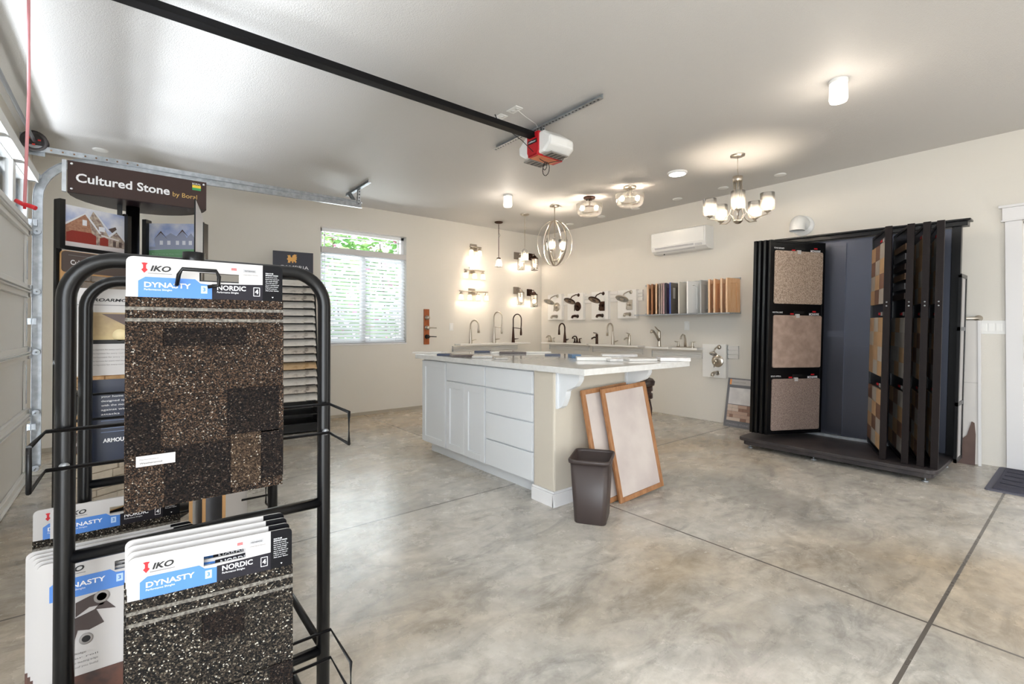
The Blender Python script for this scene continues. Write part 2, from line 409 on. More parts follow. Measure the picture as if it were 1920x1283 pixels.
# ---------------------------------------------------------------- garage door
g = sempty('door_2', (XG, GY0, 0), RC)       # local x -> world +y, local -y -> world +x
gm = mat('garage_door_white', (240, 241, 240), 0.42); GW = 5.34 - GY0; SH = 2.44 / 5
for i in range(5):
    z0 = i * SH; z1 = z0 + SH - 0.004
    b = MB()
    if i < 4:
        b.box(0, 0.012, z0, GW, 0.045, z1)
        b.box(0, -0.012, z1 - 0.05, GW, 0.012, z1); b.box(0, -0.012, z0, GW, 0.012, z0 + 0.05)    # rolled rails top and bottom
        b.box(0, -0.03, z1 - 0.014, GW, -0.012, z1 - 0.004); b.box(0, -0.03, z0 + 0.004, GW, -0.012, z0 + 0.014)
        b.box(GW - 0.09, 0.0, z0 + 0.05, GW, 0.012, z1 - 0.05)
    else:
        wz0, wz1 = z0 + 0.08, z1 - 0.10
        b.box(0, 0.0, z0, GW, 0.045, wz0); b.box(0, 0.0, wz1, GW, 0.045, z1)
        nw = 8; pw = GW / nw
        for k in range(nw + 1):
            x = k * pw; b.box(max(0, x - 0.05), 0.0, wz0, min(GW, x + 0.05), 0.045, wz1)
        b.box(0, -0.055, z1 - 0.10, GW, 0.0, z1 - 0.09); b.box(0, -0.055, z1 - 0.02, GW, -0.045, z1 - 0.10); b.box(0, -0.055, z1 - 0.03, GW, 0.0, z1 - 0.02)
        b.box(0, -0.03, z0 + 0.004, GW, -0.0, z0 + 0.014)
    p = b.build('door_section', gm, g, bevel=0.003)
    if i == 4:
        MB().box(0.03, 0.02, wz0, GW - 0.03, 0.026, wz1).build('window_glass', glassm, p)
    else:
        MB().box(GW - 0.05, -0.004, z0 + 0.09, GW - 0.035, 0.0, z1 - 0.09).build('end_stile', galv, p)
for i in range(6):
    z = min(max(i * SH, 0.04), 2.40)
    b = MB(); b.box(GW - 0.075, -0.03, z - 0.045, GW - 0.01, -0.022, z + 0.045)
    b.tube([(GW - 0.03, -0.045, z), (GW + 0.06, -0.045, z)], 0.006, 8); b.tube([(GW + 0.045, -0.045, z), (GW + 0.07, -0.045, z)], 0.024, 14)
    b.build('roller_hinge', galv, g)
# track: vertical, curve, horizontal, one C section swept
def csec(pts, w=0.055, dpt=0.028, th=0.003):
    """sweeps a shallow channel along points in the XZ plane at constant y (opening towards -y)"""
    b = MB(); pts = [Vector(p) for p in pts]; N = len(pts); R = []
    prof = [(-w / 2, 0), (-w / 2, dpt), (w / 2, dpt), (w / 2, 0), (w / 2 + th, 0), (w / 2 + th, dpt + th), (-w / 2 - th, dpt + th), (-w / 2 - th, 0)]
    for i, p in enumerate(pts):
        t = (pts[min(i + 1, N - 1)] - pts[max(i - 1, 0)]).normalized(); nn = Vector((t.z, 0, -t.x))
        R.append([p + nn * u + Vector((0, v, 0)) for u, v in prof])
    vs = [q for r in R for q in r]; n = len(prof)
    fs = [(i * n + j, i * n + (j + 1) % n, (i + 1) * n + (j + 1) % n, (i + 1) * n + j) for i in range(N - 1) for j in range(n)]
    b.add(vs, fs); return b
TY = 5.40; TR = 0.36; TXv = XG + 0.045; THz = 2.585
path = [(TXv, TY, 0.05), (TXv, TY, 1.0), (TXv, TY, THz - TR)] + [(TXv + TR - TR * math.cos(math.radians(a)), TY, THz - TR + TR * math.sin(math.radians(a))) for a in range(10, 91, 10)]
path += [(0.6, TY, THz), (1.4, TY, THz + 0.01), (2.12, TY, THz + 0.02)]
tr = thing('garage_door_track', 'galvanised garage door track rising beside the door and running under the ceiling', 'track', (0, 0, 0))
csec(path).build('rail', galv, tr)
b = MB(); b.box(-0.66, TY + 0.03, THz + 0.03, 2.12, TY + 0.034, THz + 0.075)
b.build('stiffener_angle', galv, tr)
b = MB()
for k in range(9): b.tube([(-0.5 + k * 0.07, TY + 0.028, THz + 0.052), (-0.5 + k * 0.07, TY + 0.0345, THz + 0.052)], 0.007, 8)
b.build('punched_holes', mat('rust_hole', (120, 90, 62), 0.8), tr)
def angle_iron(b, p0, p1, w=0.032, holes=True):
    p0, p1 = Vector(p0), Vector(p1); t = (p1 - p0).normalized()
    a = Vector((0, 0, 1)) if abs(t.z) < 0.9 else Vector((0, 1, 0)); s = t.cross(a).normalized(); u = s.cross(t).normalized()
    for q, r in ((s, u), (u, s)):
        c = [p0, p0 + q * w, p0 + q * w + r * .003, p0 + r * .003]; d_ = [x + (p1 - p0) for x in c]
        b.add(c + d_, [(0, 1, 2, 3), (7, 6, 5, 4), (0, 4, 5, 1), (1, 5, 6, 2), (2, 6, 7, 3), (3, 7, 4, 0)])
    if holes:
        n = int((p1 - p0).length / 0.035); m0 = b.m; b.m = 1
        for k in range(n):
            c = p0 + t * (0.02 + 0.035 * k) - s * 0.0012 + u * w * .5
            b.add([c + t * .008 + u * .006, c - t * .008 + u * .006, c - t * .008 - u * .006, c + t * .008 - u * .006], [(0, 1, 2, 3)])
            c = p0 + t * (0.02 + 0.035 * k) - u * 0.0012 + s * w * .5
            b.add([c + t * .008 + s * .006, c - t * .008 + s * .006, c - t * .008 - s * .006, c + t * .008 - s * .006], [(0, 1, 2, 3)])
        b.m = m0
holem = mat('hole_dark', (52, 54, 58), 0.8)
for p0, p1 in (((2.05, 5.05, ZC - 0.034), (2.05, 5.75, ZC - 0.034)), ((2.07, 5.40, ZC - 0.03), (2.07, 5.42, THz + 0.02)), ((2.05, 5.62, ZC - 0.03), (2.07, 5.44, THz + 0.02))):
    b = MB(); angle_iron(b, p0, p1); b.build('hanger_angle', [galv, holem], tr)
for z in (0.35, 1.2, 2.0):
    MB().box(-0.70, TY + 0.0, z, -0.575, TY + 0.04, z + 0.05).build('wall_bracket', galv, tr)
# torsion shaft and cable drum
ts = thing('torsion_shaft', 'grey steel torsion shaft with black cable drum above the garage door', 'shaft', (-0.60, 5.45, 2.69))
MB().tube([(0, -4.6, 0), (0, 0.03, 0)], 0.0127, 12).build('shaft', mat('shaft_steel', (150, 154, 160), 0.45, metal=0.4), ts)
b = MB(); rr = [(0.014, -0.05), (0.075, -0.05), (0.085, -0.04), (0.066, -0.03), (0.066, 0.015), (0.083, 0.025), (0.083, 0.03), (0.06, 0.03), (0.055, 0.012), (0.02, 0.012), (0.018, 0.03), (0.013, 0.03)]
b.lathe(rr, (0, 0, 0), 28, '-y'); b.build('cable_drum', mat('drum_grey', (58, 54, 54), 0.5), ts)
b = MB(); 
for a in (20, 140, 260): b.box(0.03 * math.cos(math.radians(a)) - .006, -0.033, 0.03 * math.sin(math.radians(a)) - .006, 0.03 * math.cos(math.radians(a)) + .012, -0.03, 0.03 * math.sin(math.radians(a)) + .006)
b.build('set_screw', mat('red_paint', (200, 50, 40), 0.5), ts)
b = MB(); b.box(-0.09, 0.03, -0.10, 0.06, 0.036, 0.07); b.build('bearing_plate', galv, ts)
# ceiling-hung opener: rail, motor housing, bracket
op = thing('garage_door_opener', 'white garage door opener with red front hanging from the ceiling', 'garage door opener', (2.56, 2.80, ZC))
RZ = 2.695 - ZC
b = MB(); b.box(-3.05, -0.026, RZ - 0.02, -0.06, 0.026, RZ + 0.02); b.box(-3.05, -0.034, RZ - 0.024, -0.06, 0.034, RZ - 0.018)
b.build('rail', blackm, op, bevel=0.002)
MB().tube([(-2.9, 0, RZ + 0.026), (-0.1, 0, RZ + 0.026)], 0.006, 6).build('chain', blackm, op)
hz1, hz0 = RZ + 0.012, RZ - 0.165
prof = [(-0.115, hz0 + 0.01), (0.115, hz0 + 0.01), (0.185, hz0 + 0.055), (0.19, hz1 - 0.06), (0.11, hz1), (-0.11, hz1), (-0.19, hz1 - 0.06), (-0.185, hz0 + 0.055)]
def shell(b, scale_list):
    rings = []
    for x, s, dz in scale_list:
        rings.append([(x, u * s, (v - (hz0 + hz1) / 2) * s + (hz0 + hz1) / 2 + dz) for u, v in prof])
    n = len(prof); vs = [q for r in rings for q in r]
    fs = [(i * n + j, (i + 1) * n + j, (i + 1) * n + (j + 1) % n, i * n + (j + 1) % n) for i in range(len(rings) - 1) for j in range(n)]
    fs += [tuple(range(n)), tuple(range((len(rings) - 1) * n, len(rings) * n))[::-1]]
    return b.add(vs, fs)
b = shell(MB(), [(-0.075, 0.93, 0), (-0.06, 1.0, 0), (0.10, 1.04, 0), (0.17, 1.0, 0), (0.21, 0.86, 0)])
b.build('housing', plastic, op, bevel=0.012, fix=True)
redm = mat('opener_red', (186, 22, 34), 0.35)
b = MB(); b.prism([(-0.066, hz0 + 0.035), (-0.05, hz0 - 0.002), (0.05, hz0 - 0.002), (0.066, hz0 + 0.035), (0.066, hz1 + 0.006), (-0.066, hz1 + 0.006)], 0, -0.088, 0.0)
b.box(-0.088, -0.055, hz0 - 0.004, 0.19, 0.055, hz0 + 0.012)
b.build('front_panel', redm, op, bevel=0.004, fix=True)
MB().box(-0.07, -0.05, hz0 - 0.007, 0.15, 0.05, hz0 - 0.002).build('warning_label', mat('orange_label', (214, 128, 88), 0.6), op)
b = MB(); b.box(-0.0905, -0.052, hz0 + 0.095, -0.0885, 0.052, hz0 + 0.125); pl = b.build('name_plate', inkk, op)
ML = Matrix(((0, 1, 0, -0.0912), (-1, 0, 0, 0), (0, 0, 1, 0), (0, 0, 0, 1)))
text('lettering', 'LiftMaster', inkw, pl, -0.045, 0.045, hz0 + 0.104, 0.012, y=0, bold=0.02, shear=0.3, M=ML)
for s in (-1, 1):
    MB().box(-0.04, s * 0.066, hz0 - 0.004, 0.15, s * 0.165, hz0 + 0.006).build('light_lens', mat('lens_smoky', (150, 146, 142), 0.2), op, bevel=0.004)
    b = MB()
    for k in range(4): b.box(-0.02 + k * 0.042, s * 0.078, hz0 - 0.007, 0.0 + k * 0.042, s * 0.15, hz0 - 0.003)
    b.build('lens_rib', mat('lens_dark', (60, 56, 56), 0.4), op)
    b = MB(); angle_iron(b, (0.0, s * 0.05 + 0.03, 0.0 - 0.03), (0.0, s * 0.05 + 0.03, hz1 - 0.01), 0.028); b.build('hanger_strap', [galv, holem], op)
b = MB(); b.box(-0.0, 0.04, hz1 - 0.002, 0.14, 0.075, hz1 + 0.022); b.build('top_bracket', black, op)
b = MB(); angle_iron(b, (0.015, 0.61, -0.036), (0.015, -0.63, -0.036), 0.036); b.build('ceiling_angle', [galv, holem], op)
cordk = mat('cord_black', (26, 24, 24), 0.5)
pts = [(-0.30, 0.02, RZ - 0.02), (-0.2, 0.0, RZ - 0.07), (-0.1, -0.01, RZ - 0.13), (0.0, 0.0, hz0 - 0.012), (0.04, 0.0, hz0 - 0.02)]
for i in range(0, 24):
    a = math.radians(90 + i * 30); r = 0.032 + 0.022 * (i // 12)
    pts.append((0.04 + 0.004 * i / 4, r * math.cos(a) * 0.8, hz0 - 0.02 - r + r * math.sin(a)))
pts += [(0.10, -0.05, hz0 - 0.02), (0.16, -0.08, hz0 - 0.005), (0.19, -0.09, hz0 + 0.03)]
MB().tube(pts, 0.003, 6).build('antenna_cord', cordk, op)
MB().tube([(-0.42, 0.05, -0.03), (-0.40, 0.045, -0.07), (-0.385, 0.02, RZ + 0.02)], 0.004, 6).build('power_cord', cordk, op)
MB().tube([(-0.31, -0.08, -0.01), (-0.2, -0.05, -0.022), (-0.05, 0.0, -0.02), (0.02, 0.04, -0.04), (0.10, 0.03, -0.05), (0.12, 0.05, hz1 + 0.01), (0.13, -0.02, hz1 + 0.0)], 0.0022, 6).build('control_wire', plastic, op)
b = MB(); b.box(-2.93, -0.035, RZ - 0.045, -2.82, 0.035, RZ - 0.02); b.build('trolley', galv, op)
for (x, y), lb in (((2.238, 2.918), 'white ceiling outlet beside the opener rail with the black plug'), ((2.244, 2.742), 'white ceiling outlet nearer the camera than the one with the black plug')):
    t = thing('ceiling_outlet', lb, 'outlet', (x, y, ZC))
    MB().box(-0.035, -0.058, -0.006, 0.035, 0.058, 0).build('cover_plate', plastic, t, bevel=0.002)
    b = MB()
    for s in (-1, 1): b.lathe([(0.0001, -0.0085), (0.016, -0.0085), (0.016, -0.006)], (0, s * 0.025, 0), 16)
    b.build('socket', mat('socket_grey', (214, 214, 212), 0.5), t)
# emergency release
cord = thing('release_cord', 'pink cord with red pull handle hanging beside the garage door', 'pull cord', (-0.33, 2.8, 2.65))
MB().tube([(0, 0, 0), (0.004, 0, -0.5), (-0.006, 0.0, -0.96)], 0.0055, 8).build('cord', mat('pink_cord', (222, 150, 156), 0.7), cord)
b = MB(); b.tube([(-0.034, 0.022, -0.95), (-0.012, 0.006, -0.965), (0.01, -0.012, -0.972), (0.03, -0.028, -0.982)], 0.009, 10, flat=0.8); b.tube([(-0.006, 0, -0.95), (-0.006, 0, -0.985)], 0.005, 8)
b.build('handle', mat('handle_red', (205, 30, 40), 0.4), cord)

# ---------------------------------------------------------------- ceiling fittings
flush = None
for i, (x, y, lb) in enumerate(((3.646, 1.074, 'lit white cylinder ceiling light alone over the right side of the room'), (3.631, 4.572, 'lit white cylinder ceiling light near the back wall'))):
    t = thing('ceiling_light', lb, 'ceiling light', (x, y, ZC), group=None)
    MB().lathe([(0.055, 0), (0.055, -0.018), (0.05, -0.02)], n=28).build('base', plastic, t)
    MB().lathe([(0.05, -0.02), (0.054, -0.125), (0.048, -0.143), (0.0001, -0.148)], n=28).build('shade', mat('lit_shade', (255, 244, 230), 0.4, emit=1.6), t)
    point('ceiling_light_glow', (0, 0, -0.22), 1.6, (1.0, 0.88, 0.74), 0.06, t)
t = thing('disc_light', 'flat round white disc light glowing on the ceiling', 'ceiling light', (4.49, 2.782, ZC))
MB().lathe([(0.10, 0), (0.10, -0.012), (0.085, -0.022), (0.082, -0.022)], n=32).build('rim', plastic, t)
MB().lathe([(0.082, -0.02), (0.0001, -0.022)], n=32).build('diffuser', mat('disc_lit', (246, 250, 255), 0.4, emit=7.0), t)
plates = ((5.406, 3.35, 'round white ceiling plate just beyond the glowing flat disc light'), (5.406, 2.129, 'round white plate on the ceiling just right of the five armed chandelier'),
          (5.40, 5.224, 'round white ceiling plate farthest back, beyond the oval cage chandelier'), (5.40, 4.587, 'round white ceiling plate behind the bronze semi-flush light'),
          (5.40, 3.983, 'round white ceiling plate behind the silver semi-flush light'), (-0.206, 5.764, 'round white ceiling plate over the left corner above the stone sign'), (5.40, 2.75, 'round white ceiling plate just left of the five armed chandelier stem'))
for x, y, lb in plates:
    t = MB().lathe([(0.058, 0), (0.057, -0.006), (0.045, -0.009), (0.0001, -0.009)], n=28).build('cover_plate', plastic); t.location = (x, y, ZC)
    tag(t, lb, 'ceiling plate', 'round cover plates on the ceiling')

def shade_down(parent, c, r0=0.03, r1=0.045, h=0.09, m=None, e=4.0, name='glass_shade'):
    x, y, z = c
    MB().lathe([(r0 * 0.5, 0), (r0, -0.004), (r1, -h), (r1 - 0.003, -h), (r0 - 0.003, -0.006)], c, 20).build(name, m or seedm, parent)
    MB().sphere((x, y, z - h * 0.5), 0.02, 10, 1.3).build('bulb', bulbm, parent)
    point('bulb_glow', (x, y, z - h * 0.55), e, r=0.025, parent=parent)
# mini pendants
for (x, y, m, lb) in ((4.443, 5.819, bronze, 'dark bronze mini pendant light with clear tapered glass shade'), (4.426, 5.179, nickel, 'brushed nickel mini pendant light with clear jar shaped shade')):
    t = thing('pendant_light', lb, 'pendant light', (x, y, ZC), group=None)
    MB().lathe([(0.065, 0), (0.065, -0.01), (0.05, -0.022), (0.012, -0.03), (0.0001, -0.03)], n=28).build('canopy', m, t)
    b = MB()
    for k in range(6):
        z = -0.035 - k * 0.03; q = [(0.007 * math.cos(a * PI / 4) * (k % 2), 0.007 * math.cos(a * PI / 4) * (1 - k % 2), z - 0.018 + 0.018 * math.sin(a * PI / 4) * -1) for a in range(9)]
        b.tube(q, 0.0025, 5, caps=False)
    b.build('chain', m, t)
    MB().tube([(0, 0, -0.03), (0.012, 0.008, -0.10), (-0.006, 0.0, -0.16), (0.03, 0, -0.2), (0.004, 0, -0.235)], 0.0022, 6).build('wire', m, t)
    MB().tube([(0, 0, -0.225), (0, 0, -0.55)], 0.005, 8).build('stem', m, t)
    MB().lathe([(0.005, -0.55), (0.03, -0.555), (0.034, -0.572), (0.0001, -0.573)], n=20).build('socket_cap', m, t)
    if m is bronze: shade_down(t, (0, 0, -0.572), 0.044, 0.062, 0.125, seedm, 9)
    else:
        MB().lathe([(0.02, -0.50), (0.045, -0.535), (0.055, -0.575), (0.056, -0.64), (0.048, -0.665), (0.045, -0.665), (0.052, -0.64)], n=22).build('glass_shade', seedm, t)
        MB().sphere((0, 0, -0.60), 0.024, 10, 1.3).build('bulb', bulbm, t); point('bulb_glow', (0, 0, -0.61), 9, r=0.03, parent=t)
# oval cage chandelier
t = thing('cage_chandelier', 'silver oval ring cage chandelier with three lit glass shades', 'chandelier', (4.432, 4.571, ZC))
MB().lathe([(0.065, 0), (0.065, -0.012), (0.02, -0.025), (0.0001, -0.026)], n=28).build('canopy', nickel, t)
MB().tube([(0, 0, -0.02), (0, 0, -0.20)], 0.005, 8).build('chain', nickel, t)
for k, a in enumerate((25, 85, 145)):
    q = []
    ca, sa = math.cos(math.radians(a)), math.sin(math.radians(a))
    cz, rz_, rx = -0.505, 0.305, 0.235
    pts = [(rx * math.sin(th * PI / 24), cz + rz_ * math.cos(th * PI / 24)) for th in range(48)]
    b = MB(); vs = []; 
    for u, v in pts:
        for w_, o_ in ((-0.013, 0), (0.013, 0), (0.013, -0.004), (-0.013, -0.004)):
            s = 1 + o_ / 0.25; uu = u * s
            vs.append((uu * ca - w_ * sa, uu * sa + w_ * ca, cz + (v - cz) * s))
    n = len(pts); fs = [((i * 4 + j), (i * 4 + (j + 1) % 4), (((i + 1) % n) * 4 + (j + 1) % 4), (((i + 1) % n) * 4 + j)) for i in range(n) for j in range(4)]
    b.add(vs, fs, True); b.build('ring', nickel, t)
MB().tube([(0, 0, -0.20), (0, 0, -0.80)], 0.006, 8).build('stem', nickel, t)
MB().lathe([(0.0001, -0.76), (0.03, -0.755), (0.034, -0.73), (0.01, -0.72), (0.006, -0.72)], n=20).build('hub', nickel, t)
for a in (200, 320, 80):
    dx, dy = math.cos(math.radians(a)), math.sin(math.radians(a))
    MB().tube([(0, 0, -0.74), (dx * 0.04, dy * 0.04, -0.72), (dx * 0.09, dy * 0.09, -0.655), (dx * 0.11, dy * 0.11, -0.62)], 0.005, 8).build('arm', nickel, t)
    MB().lathe([(0.012, -0.63), (0.024, -0.62), (0.026, -0.60)], (dx * 0.11, dy * 0.11, 0), 16).build('candle_cup', nickel, t)
    MB().lathe([(0.024, -0.60), (0.040, -0.595), (0.060, -0.46), (0.057, -0.46), (0.037, -0.59)], (dx * 0.11, dy * 0.11, 0), 22).build('glass_shade', seedm, t)
    MB().sphere((dx * 0.11, dy * 0.11, -0.545), 0.022, 10, 1.4).build('bulb', bulbm, t)
    point('bulb_glow', (dx * 0.11, dy * 0.11, -0.53), 7, parent=t)
# semi flush
for (x, y, m, lb) in ((4.484, 4.003, bronze, 'semi-flush ceiling light with bronze canopy and wide clear glass drum'), (4.514, 3.409, nickel, 'semi-flush ceiling light with silver canopy and wide clear glass drum')):
    t = thing('semi_flush_light', lb, 'ceiling light', (x, y, ZC), group=None)
    MB().lathe([(0.075, 0), (0.075, -0.014), (0.06, -0.024), (0.0001, -0.026)], n=28).build('canopy', m, t)
    for k in range(3):
        a = k * 2 * PI / 3 + .4; MB().tube([(0.03 * math.cos(a), 0.03 * math.sin(a), -0.02), (0.045 * math.cos(a), 0.045 * math.sin(a), -0.085)], 0.004, 8).build('strut', m, t)
    MB().tube([(0, 0, -0.02), (0, 0, -0.13)], 0.006, 8).build('stem', m, t)
    MB().lathe([(0.045, -0.085), (0.158, -0.088), (0.162, -0.09), (0.160, -0.15), (0.145, -0.205), (0.12, -0.225), (0.0001, -0.235), ], n=36).build('glass_drum', seedm, t)
    for s in (-1, 1):
        MB().tube([(0, 0, -0.11), (s * 0.035, -s * 0.035, -0.115)], 0.009, 8).build('socket', m, t)
        MB().sphere((s * 0.062, -s * 0.062, -0.135), 0.027, 10, 1.2).build('bulb', bulbm, t); point('bulb_glow', (s * 0.062, -s * 0.062, -0.135), 8, parent=t)
# five arm chandelier
t = thing('chandelier', 'brushed nickel five armed chandelier with upright clear glass cylinders', 'chandelier', (4.482, 2.142, ZC))
MB().lathe([(0.065, 0), (0.065, -0.012), (0.03, -0.02), (0.0001, -0.022)], n=28).build('canopy', nickel, t)
MB().tube([(0, 0, -0.02), (0, 0, -0.13)], 0.003, 8).build('chain', nickel, t)
MB().tube([(0, 0, -0.13)] + [(0.03 * math.sin(k * PI / 6), 0.03 * math.sin(k * PI / 6) * .3, -0.15 - 0.025 * (1 - math.cos(k * PI / 6))) for k in range(7)], 0.003, 6).build('loop', nickel, t)
MB().lathe([(0.03, -0.21), (0.044, -0.205), (0.044, -0.25), (0.03, -0.255), (0.0001, -0.255)], n=20).build('collar', nickel, t)
MB().tube([(0, 0, -0.2), (0, 0, -0.64)], 0.007, 8).build('stem', nickel, t)
MB().lathe([(0.0001, -0.655), (0.02, -0.65), (0.042, -0.63), (0.042, -0.62), (0.01, -0.61)], n=20).build('hub', nickel, t)
MB().tube([(0.02 * math.cos(k) + 0.05 * math.sin(k * .8) , 0.02 * math.sin(k), -0.3 - 0.11 * (1 - math.cos(k * PI / 9)) ) for k in range(10)], 0.003, 6).build('wire_loop', plastic, t)
for k in range(5):
    a = math.radians(k * 72 + 62); dx, dy = math.cos(a), math.sin(a)
    pts = [(0.035, -0.25), (0.036, -0.36), (0.045, -0.46), (0.075, -0.55), (0.12, -0.60), (0.17, -0.615), (0.255, -0.60), (0.28, -0.595)]
    lo = [(0.035, -0.63), (0.045, -0.60), (0.06, -0.575), (0.075, -0.56)]
    am = MB(); am.tube([(dx * u, dy * u, v) for u, v in pts], 0.0055, 8); am.tube([(dx * u, dy * u, v) for u, v in lo], 0.005, 8); am.build('arm', nickel, t)
    c = (dx * 0.255, dy * 0.255, 0)
    MB().lathe([(0.006, -0.60), (0.012, -0.585), (0.03, -0.575), (0.03, -0.568), (0.012, -0.56), (0.012, -0.545), (0.0001, -0.545)], c, 16).build('candle_cup', nickel, t)
    MB().lathe([(0.0001, -0.563), (0.056, -0.563), (0.06, -0.555), (0.06, -0.41), (0.057, -0.41), (0.057, -0.555)], c, 24).build('glass_shade', seedm, t)
    MB().sphere((c[0], c[1], -0.505), 0.024, 10, 1.3).build('bulb', bulbm, t)
    point('bulb_glow', (c[0], c[1], -0.50), 6, parent=t)

# ---------------------------------------------------------------- wall lights on the back wall
lampsh = glass_mat('lit_frosted_glass', milk=0.7, rough=0.3)
_n = lampsh.node_tree.nodes; _e = _n.new('ShaderNodeEmission'); _e.inputs[0].default_value = (1.0, 0.86, 0.66, 1); _e.inputs[1].default_value = 0.35
_a = _n.new('ShaderNodeAddShader'); _o = [q for q in _n if q.type == 'OUTPUT_MATERIAL'][0]; _s = _o.inputs[0].links[0].from_socket
lampsh.node_tree.links.new(_s, _a.inputs[0]); lampsh.node_tree.links.new(_e.outputs[0], _a.inputs[1]); lampsh.node_tree.links.new(_a.outputs[0], _o.inputs[0])
def vanity(px, py, n, width, lb):
    p = PA(px, py); t = thing('vanity_light', lb, 'wall light', (p.x, YA, p.z))
    MB().box(-0.06, -0.022, -0.02, 0.06, 0, 0.10).build('backplate', nickel, t, bevel=0.004)
    b = MB(); b.tube([(-width / 2, -0.07, 0.045), (width / 2, -0.07, 0.045)], 0.009, 10); b.tube([(0, -0.02, 0.045), (0, -0.07, 0.045)], 0.008, 8)
    b.build('crossbar', nickel, t)
    for i in range(n):
        x = -width / 2 + 0.03 + (width - 0.06) * i / (n - 1)
        MB().lathe([(0.008, 0.04), (0.016, 0.025), (0.028, 0.005), (0.030, -0.006), (0.0001, -0.006)], (x, -0.07, 0), 14).build('socket_cup', nickel, t)
        shade_down(t, (x, -0.07, -0.004), 0.028, 0.040, 0.085, lampsh, 2.3)
vanity(887, 470, 2, 0.22, 'short two-shade wall light, topmost of the three bar lights on the back wall')
vanity(885, 513, 3, 0.38, 'three-shade wall light, middle of the three bar lights on the back wall')
vanity(884, 553, 4, 0.54, 'four-shade wall light, longest and lowest of the three bar lights on the back wall')
def lantern(x, z, m, lb, up=False):
    t = thing('wall_lantern', lb, 'wall light', (x, YA, z))
    MB().box(-0.055, -0.02, -0.06, 0.055, 0, 0.06).build('backplate', m, t, bevel=0.003)
    MB().tube([(0, -0.01, 0.0), (0, -0.06, 0.03), (0, -0.12, 0.035), (0, -0.13, 0.0)], 0.007, 8).build('arm', m, t)
    MB().lathe([(0.008, 0.012), (0.03, 0.0), (0.036, -0.02), (0.062, -0.035), (0.066, -0.05), (0.0001, -0.05)], (0, -0.13, 0), 20).build('cap', m, t)
    b = MB()
    for a in range(4):
        c, s = 0.058 * math.cos(a * PI / 2 + PI / 4), 0.058 * math.sin(a * PI / 2 + PI / 4)
        b.tube([(c, -0.13 + s, -0.045), (c, -0.13 + s, -0.25)], 0.0035, 6)
    q = [(0.058 * math.cos(k * PI / 2 + PI / 4), -0.13 + 0.058 * math.sin(k * PI / 2 + PI / 4), -0.25) for k in range(5)]
    b.tube(q, 0.0035, 6); b.build('cage', m, t)
    MB().lathe([(0.05, -0.05), (0.05, -0.235), (0.047, -0.235), (0.047, -0.05)], (0, -0.13, 0), 22).build('glass_cylinder', seedm, t)
    MB().sphere((0, -0.13, -0.16), 0.024, 10, 1.3).build('bulb', bulbm, t); point('bulb_glow', (0, -0.13, -0.16), 6, parent=t)
zinc = mat('weathered_zinc', (150, 140, 130), 0.5, metal=0.6)
lb1, lb2 = PA(967, 545), PA(992, 549)
lantern(lb1.x, lb1.z, zinc, 'silver wall lantern with glass jar, lower pair, left one')
lantern(lb2.x, lb2.z, bronze, 'bronze wall lantern with glass jar, lower pair, nearest the corner')
u1, u2 = PA(968, 480), PA(993, 482)
lantern(u1.x, u1.z, zinc, 'silver wall lantern, upper pair, left one behind the jar pendant')
lantern(u2.x, u2.z, bronze, 'bronze wall lantern, upper pair, nearest the corner')

# ---------------------------------------------------------------- switches and plates
def switch(p, rz, n, lb, nm='light_switch'):
    t = thing(nm, lb, 'light switch', p, rz); wv = 0.035 + 0.046 * (n - 1)
    MB().box(-wv, -0.006, -0.058, wv, 0, 0.058).build('cover_plate', plastic, t, bevel=0.002)
    for k in range(n):
        x = (k - (n - 1) / 2) * 0.046; MB().box(x - 0.0165, -0.010, -0.033, x + 0.0165, -0.004, 0.033).build('rocker', mat('rocker_white', (244, 244, 242), 0.3), t, bevel=0.001)
p = PA(846, 613); switch((p.x, YA, p.z), 0, 1, 'white single rocker switch on the back wall left of the faucet shelf')
p = PB(1288, 611); switch((XB, p.y, p.z), RB, 1, 'white single rocker switch on the right wall below the cabinet door samples')
p = PB(1859, 614); switch((XB, p.y, p.z), RB, 3, 'wide white three rocker switch plate beside the entry door')
# ---------------------------------------------------------------- door hardware board (back wall)
p = PA(799, 613)
t = thing('hardware_board', 'small orange wood board with a knob and two lever handles on the back wall', 'door hardware sample', (p.x, YA, p.z))
MB().box(-0.043, -0.02, -0.26, 0.043, 0, 0.26).build('board', mat('cherry_wood', (176, 98, 48), 0.4, c2=(150, 76, 34), nscale=8, stretch=(6, 6, 1)), t, bevel=0.003)
for z, m, lev in ((0.135, nickel, 0), (-0.015, nickel, 1), (-0.145, black, 1)):
    b = MB(); b.lathe([(0.0001, 0.065), (0.02, 0.062), (0.027, 0.05), (0.026, 0.038), (0.014, 0.03), (0.014, 0.012), (0.033, 0.008), (0.033, 0)], (0.0, -0.02, z), 20, '-y')
    h = b.build('deadbolt' if not lev else 'lever_handle', m, t)
    if lev: MB().tube([(0, -0.075, z), (0.04, -0.08, z + 0.002), (0.13, -0.078, z - 0.002)], 0.007, 8, flat=0.6).build('lever', m, h)

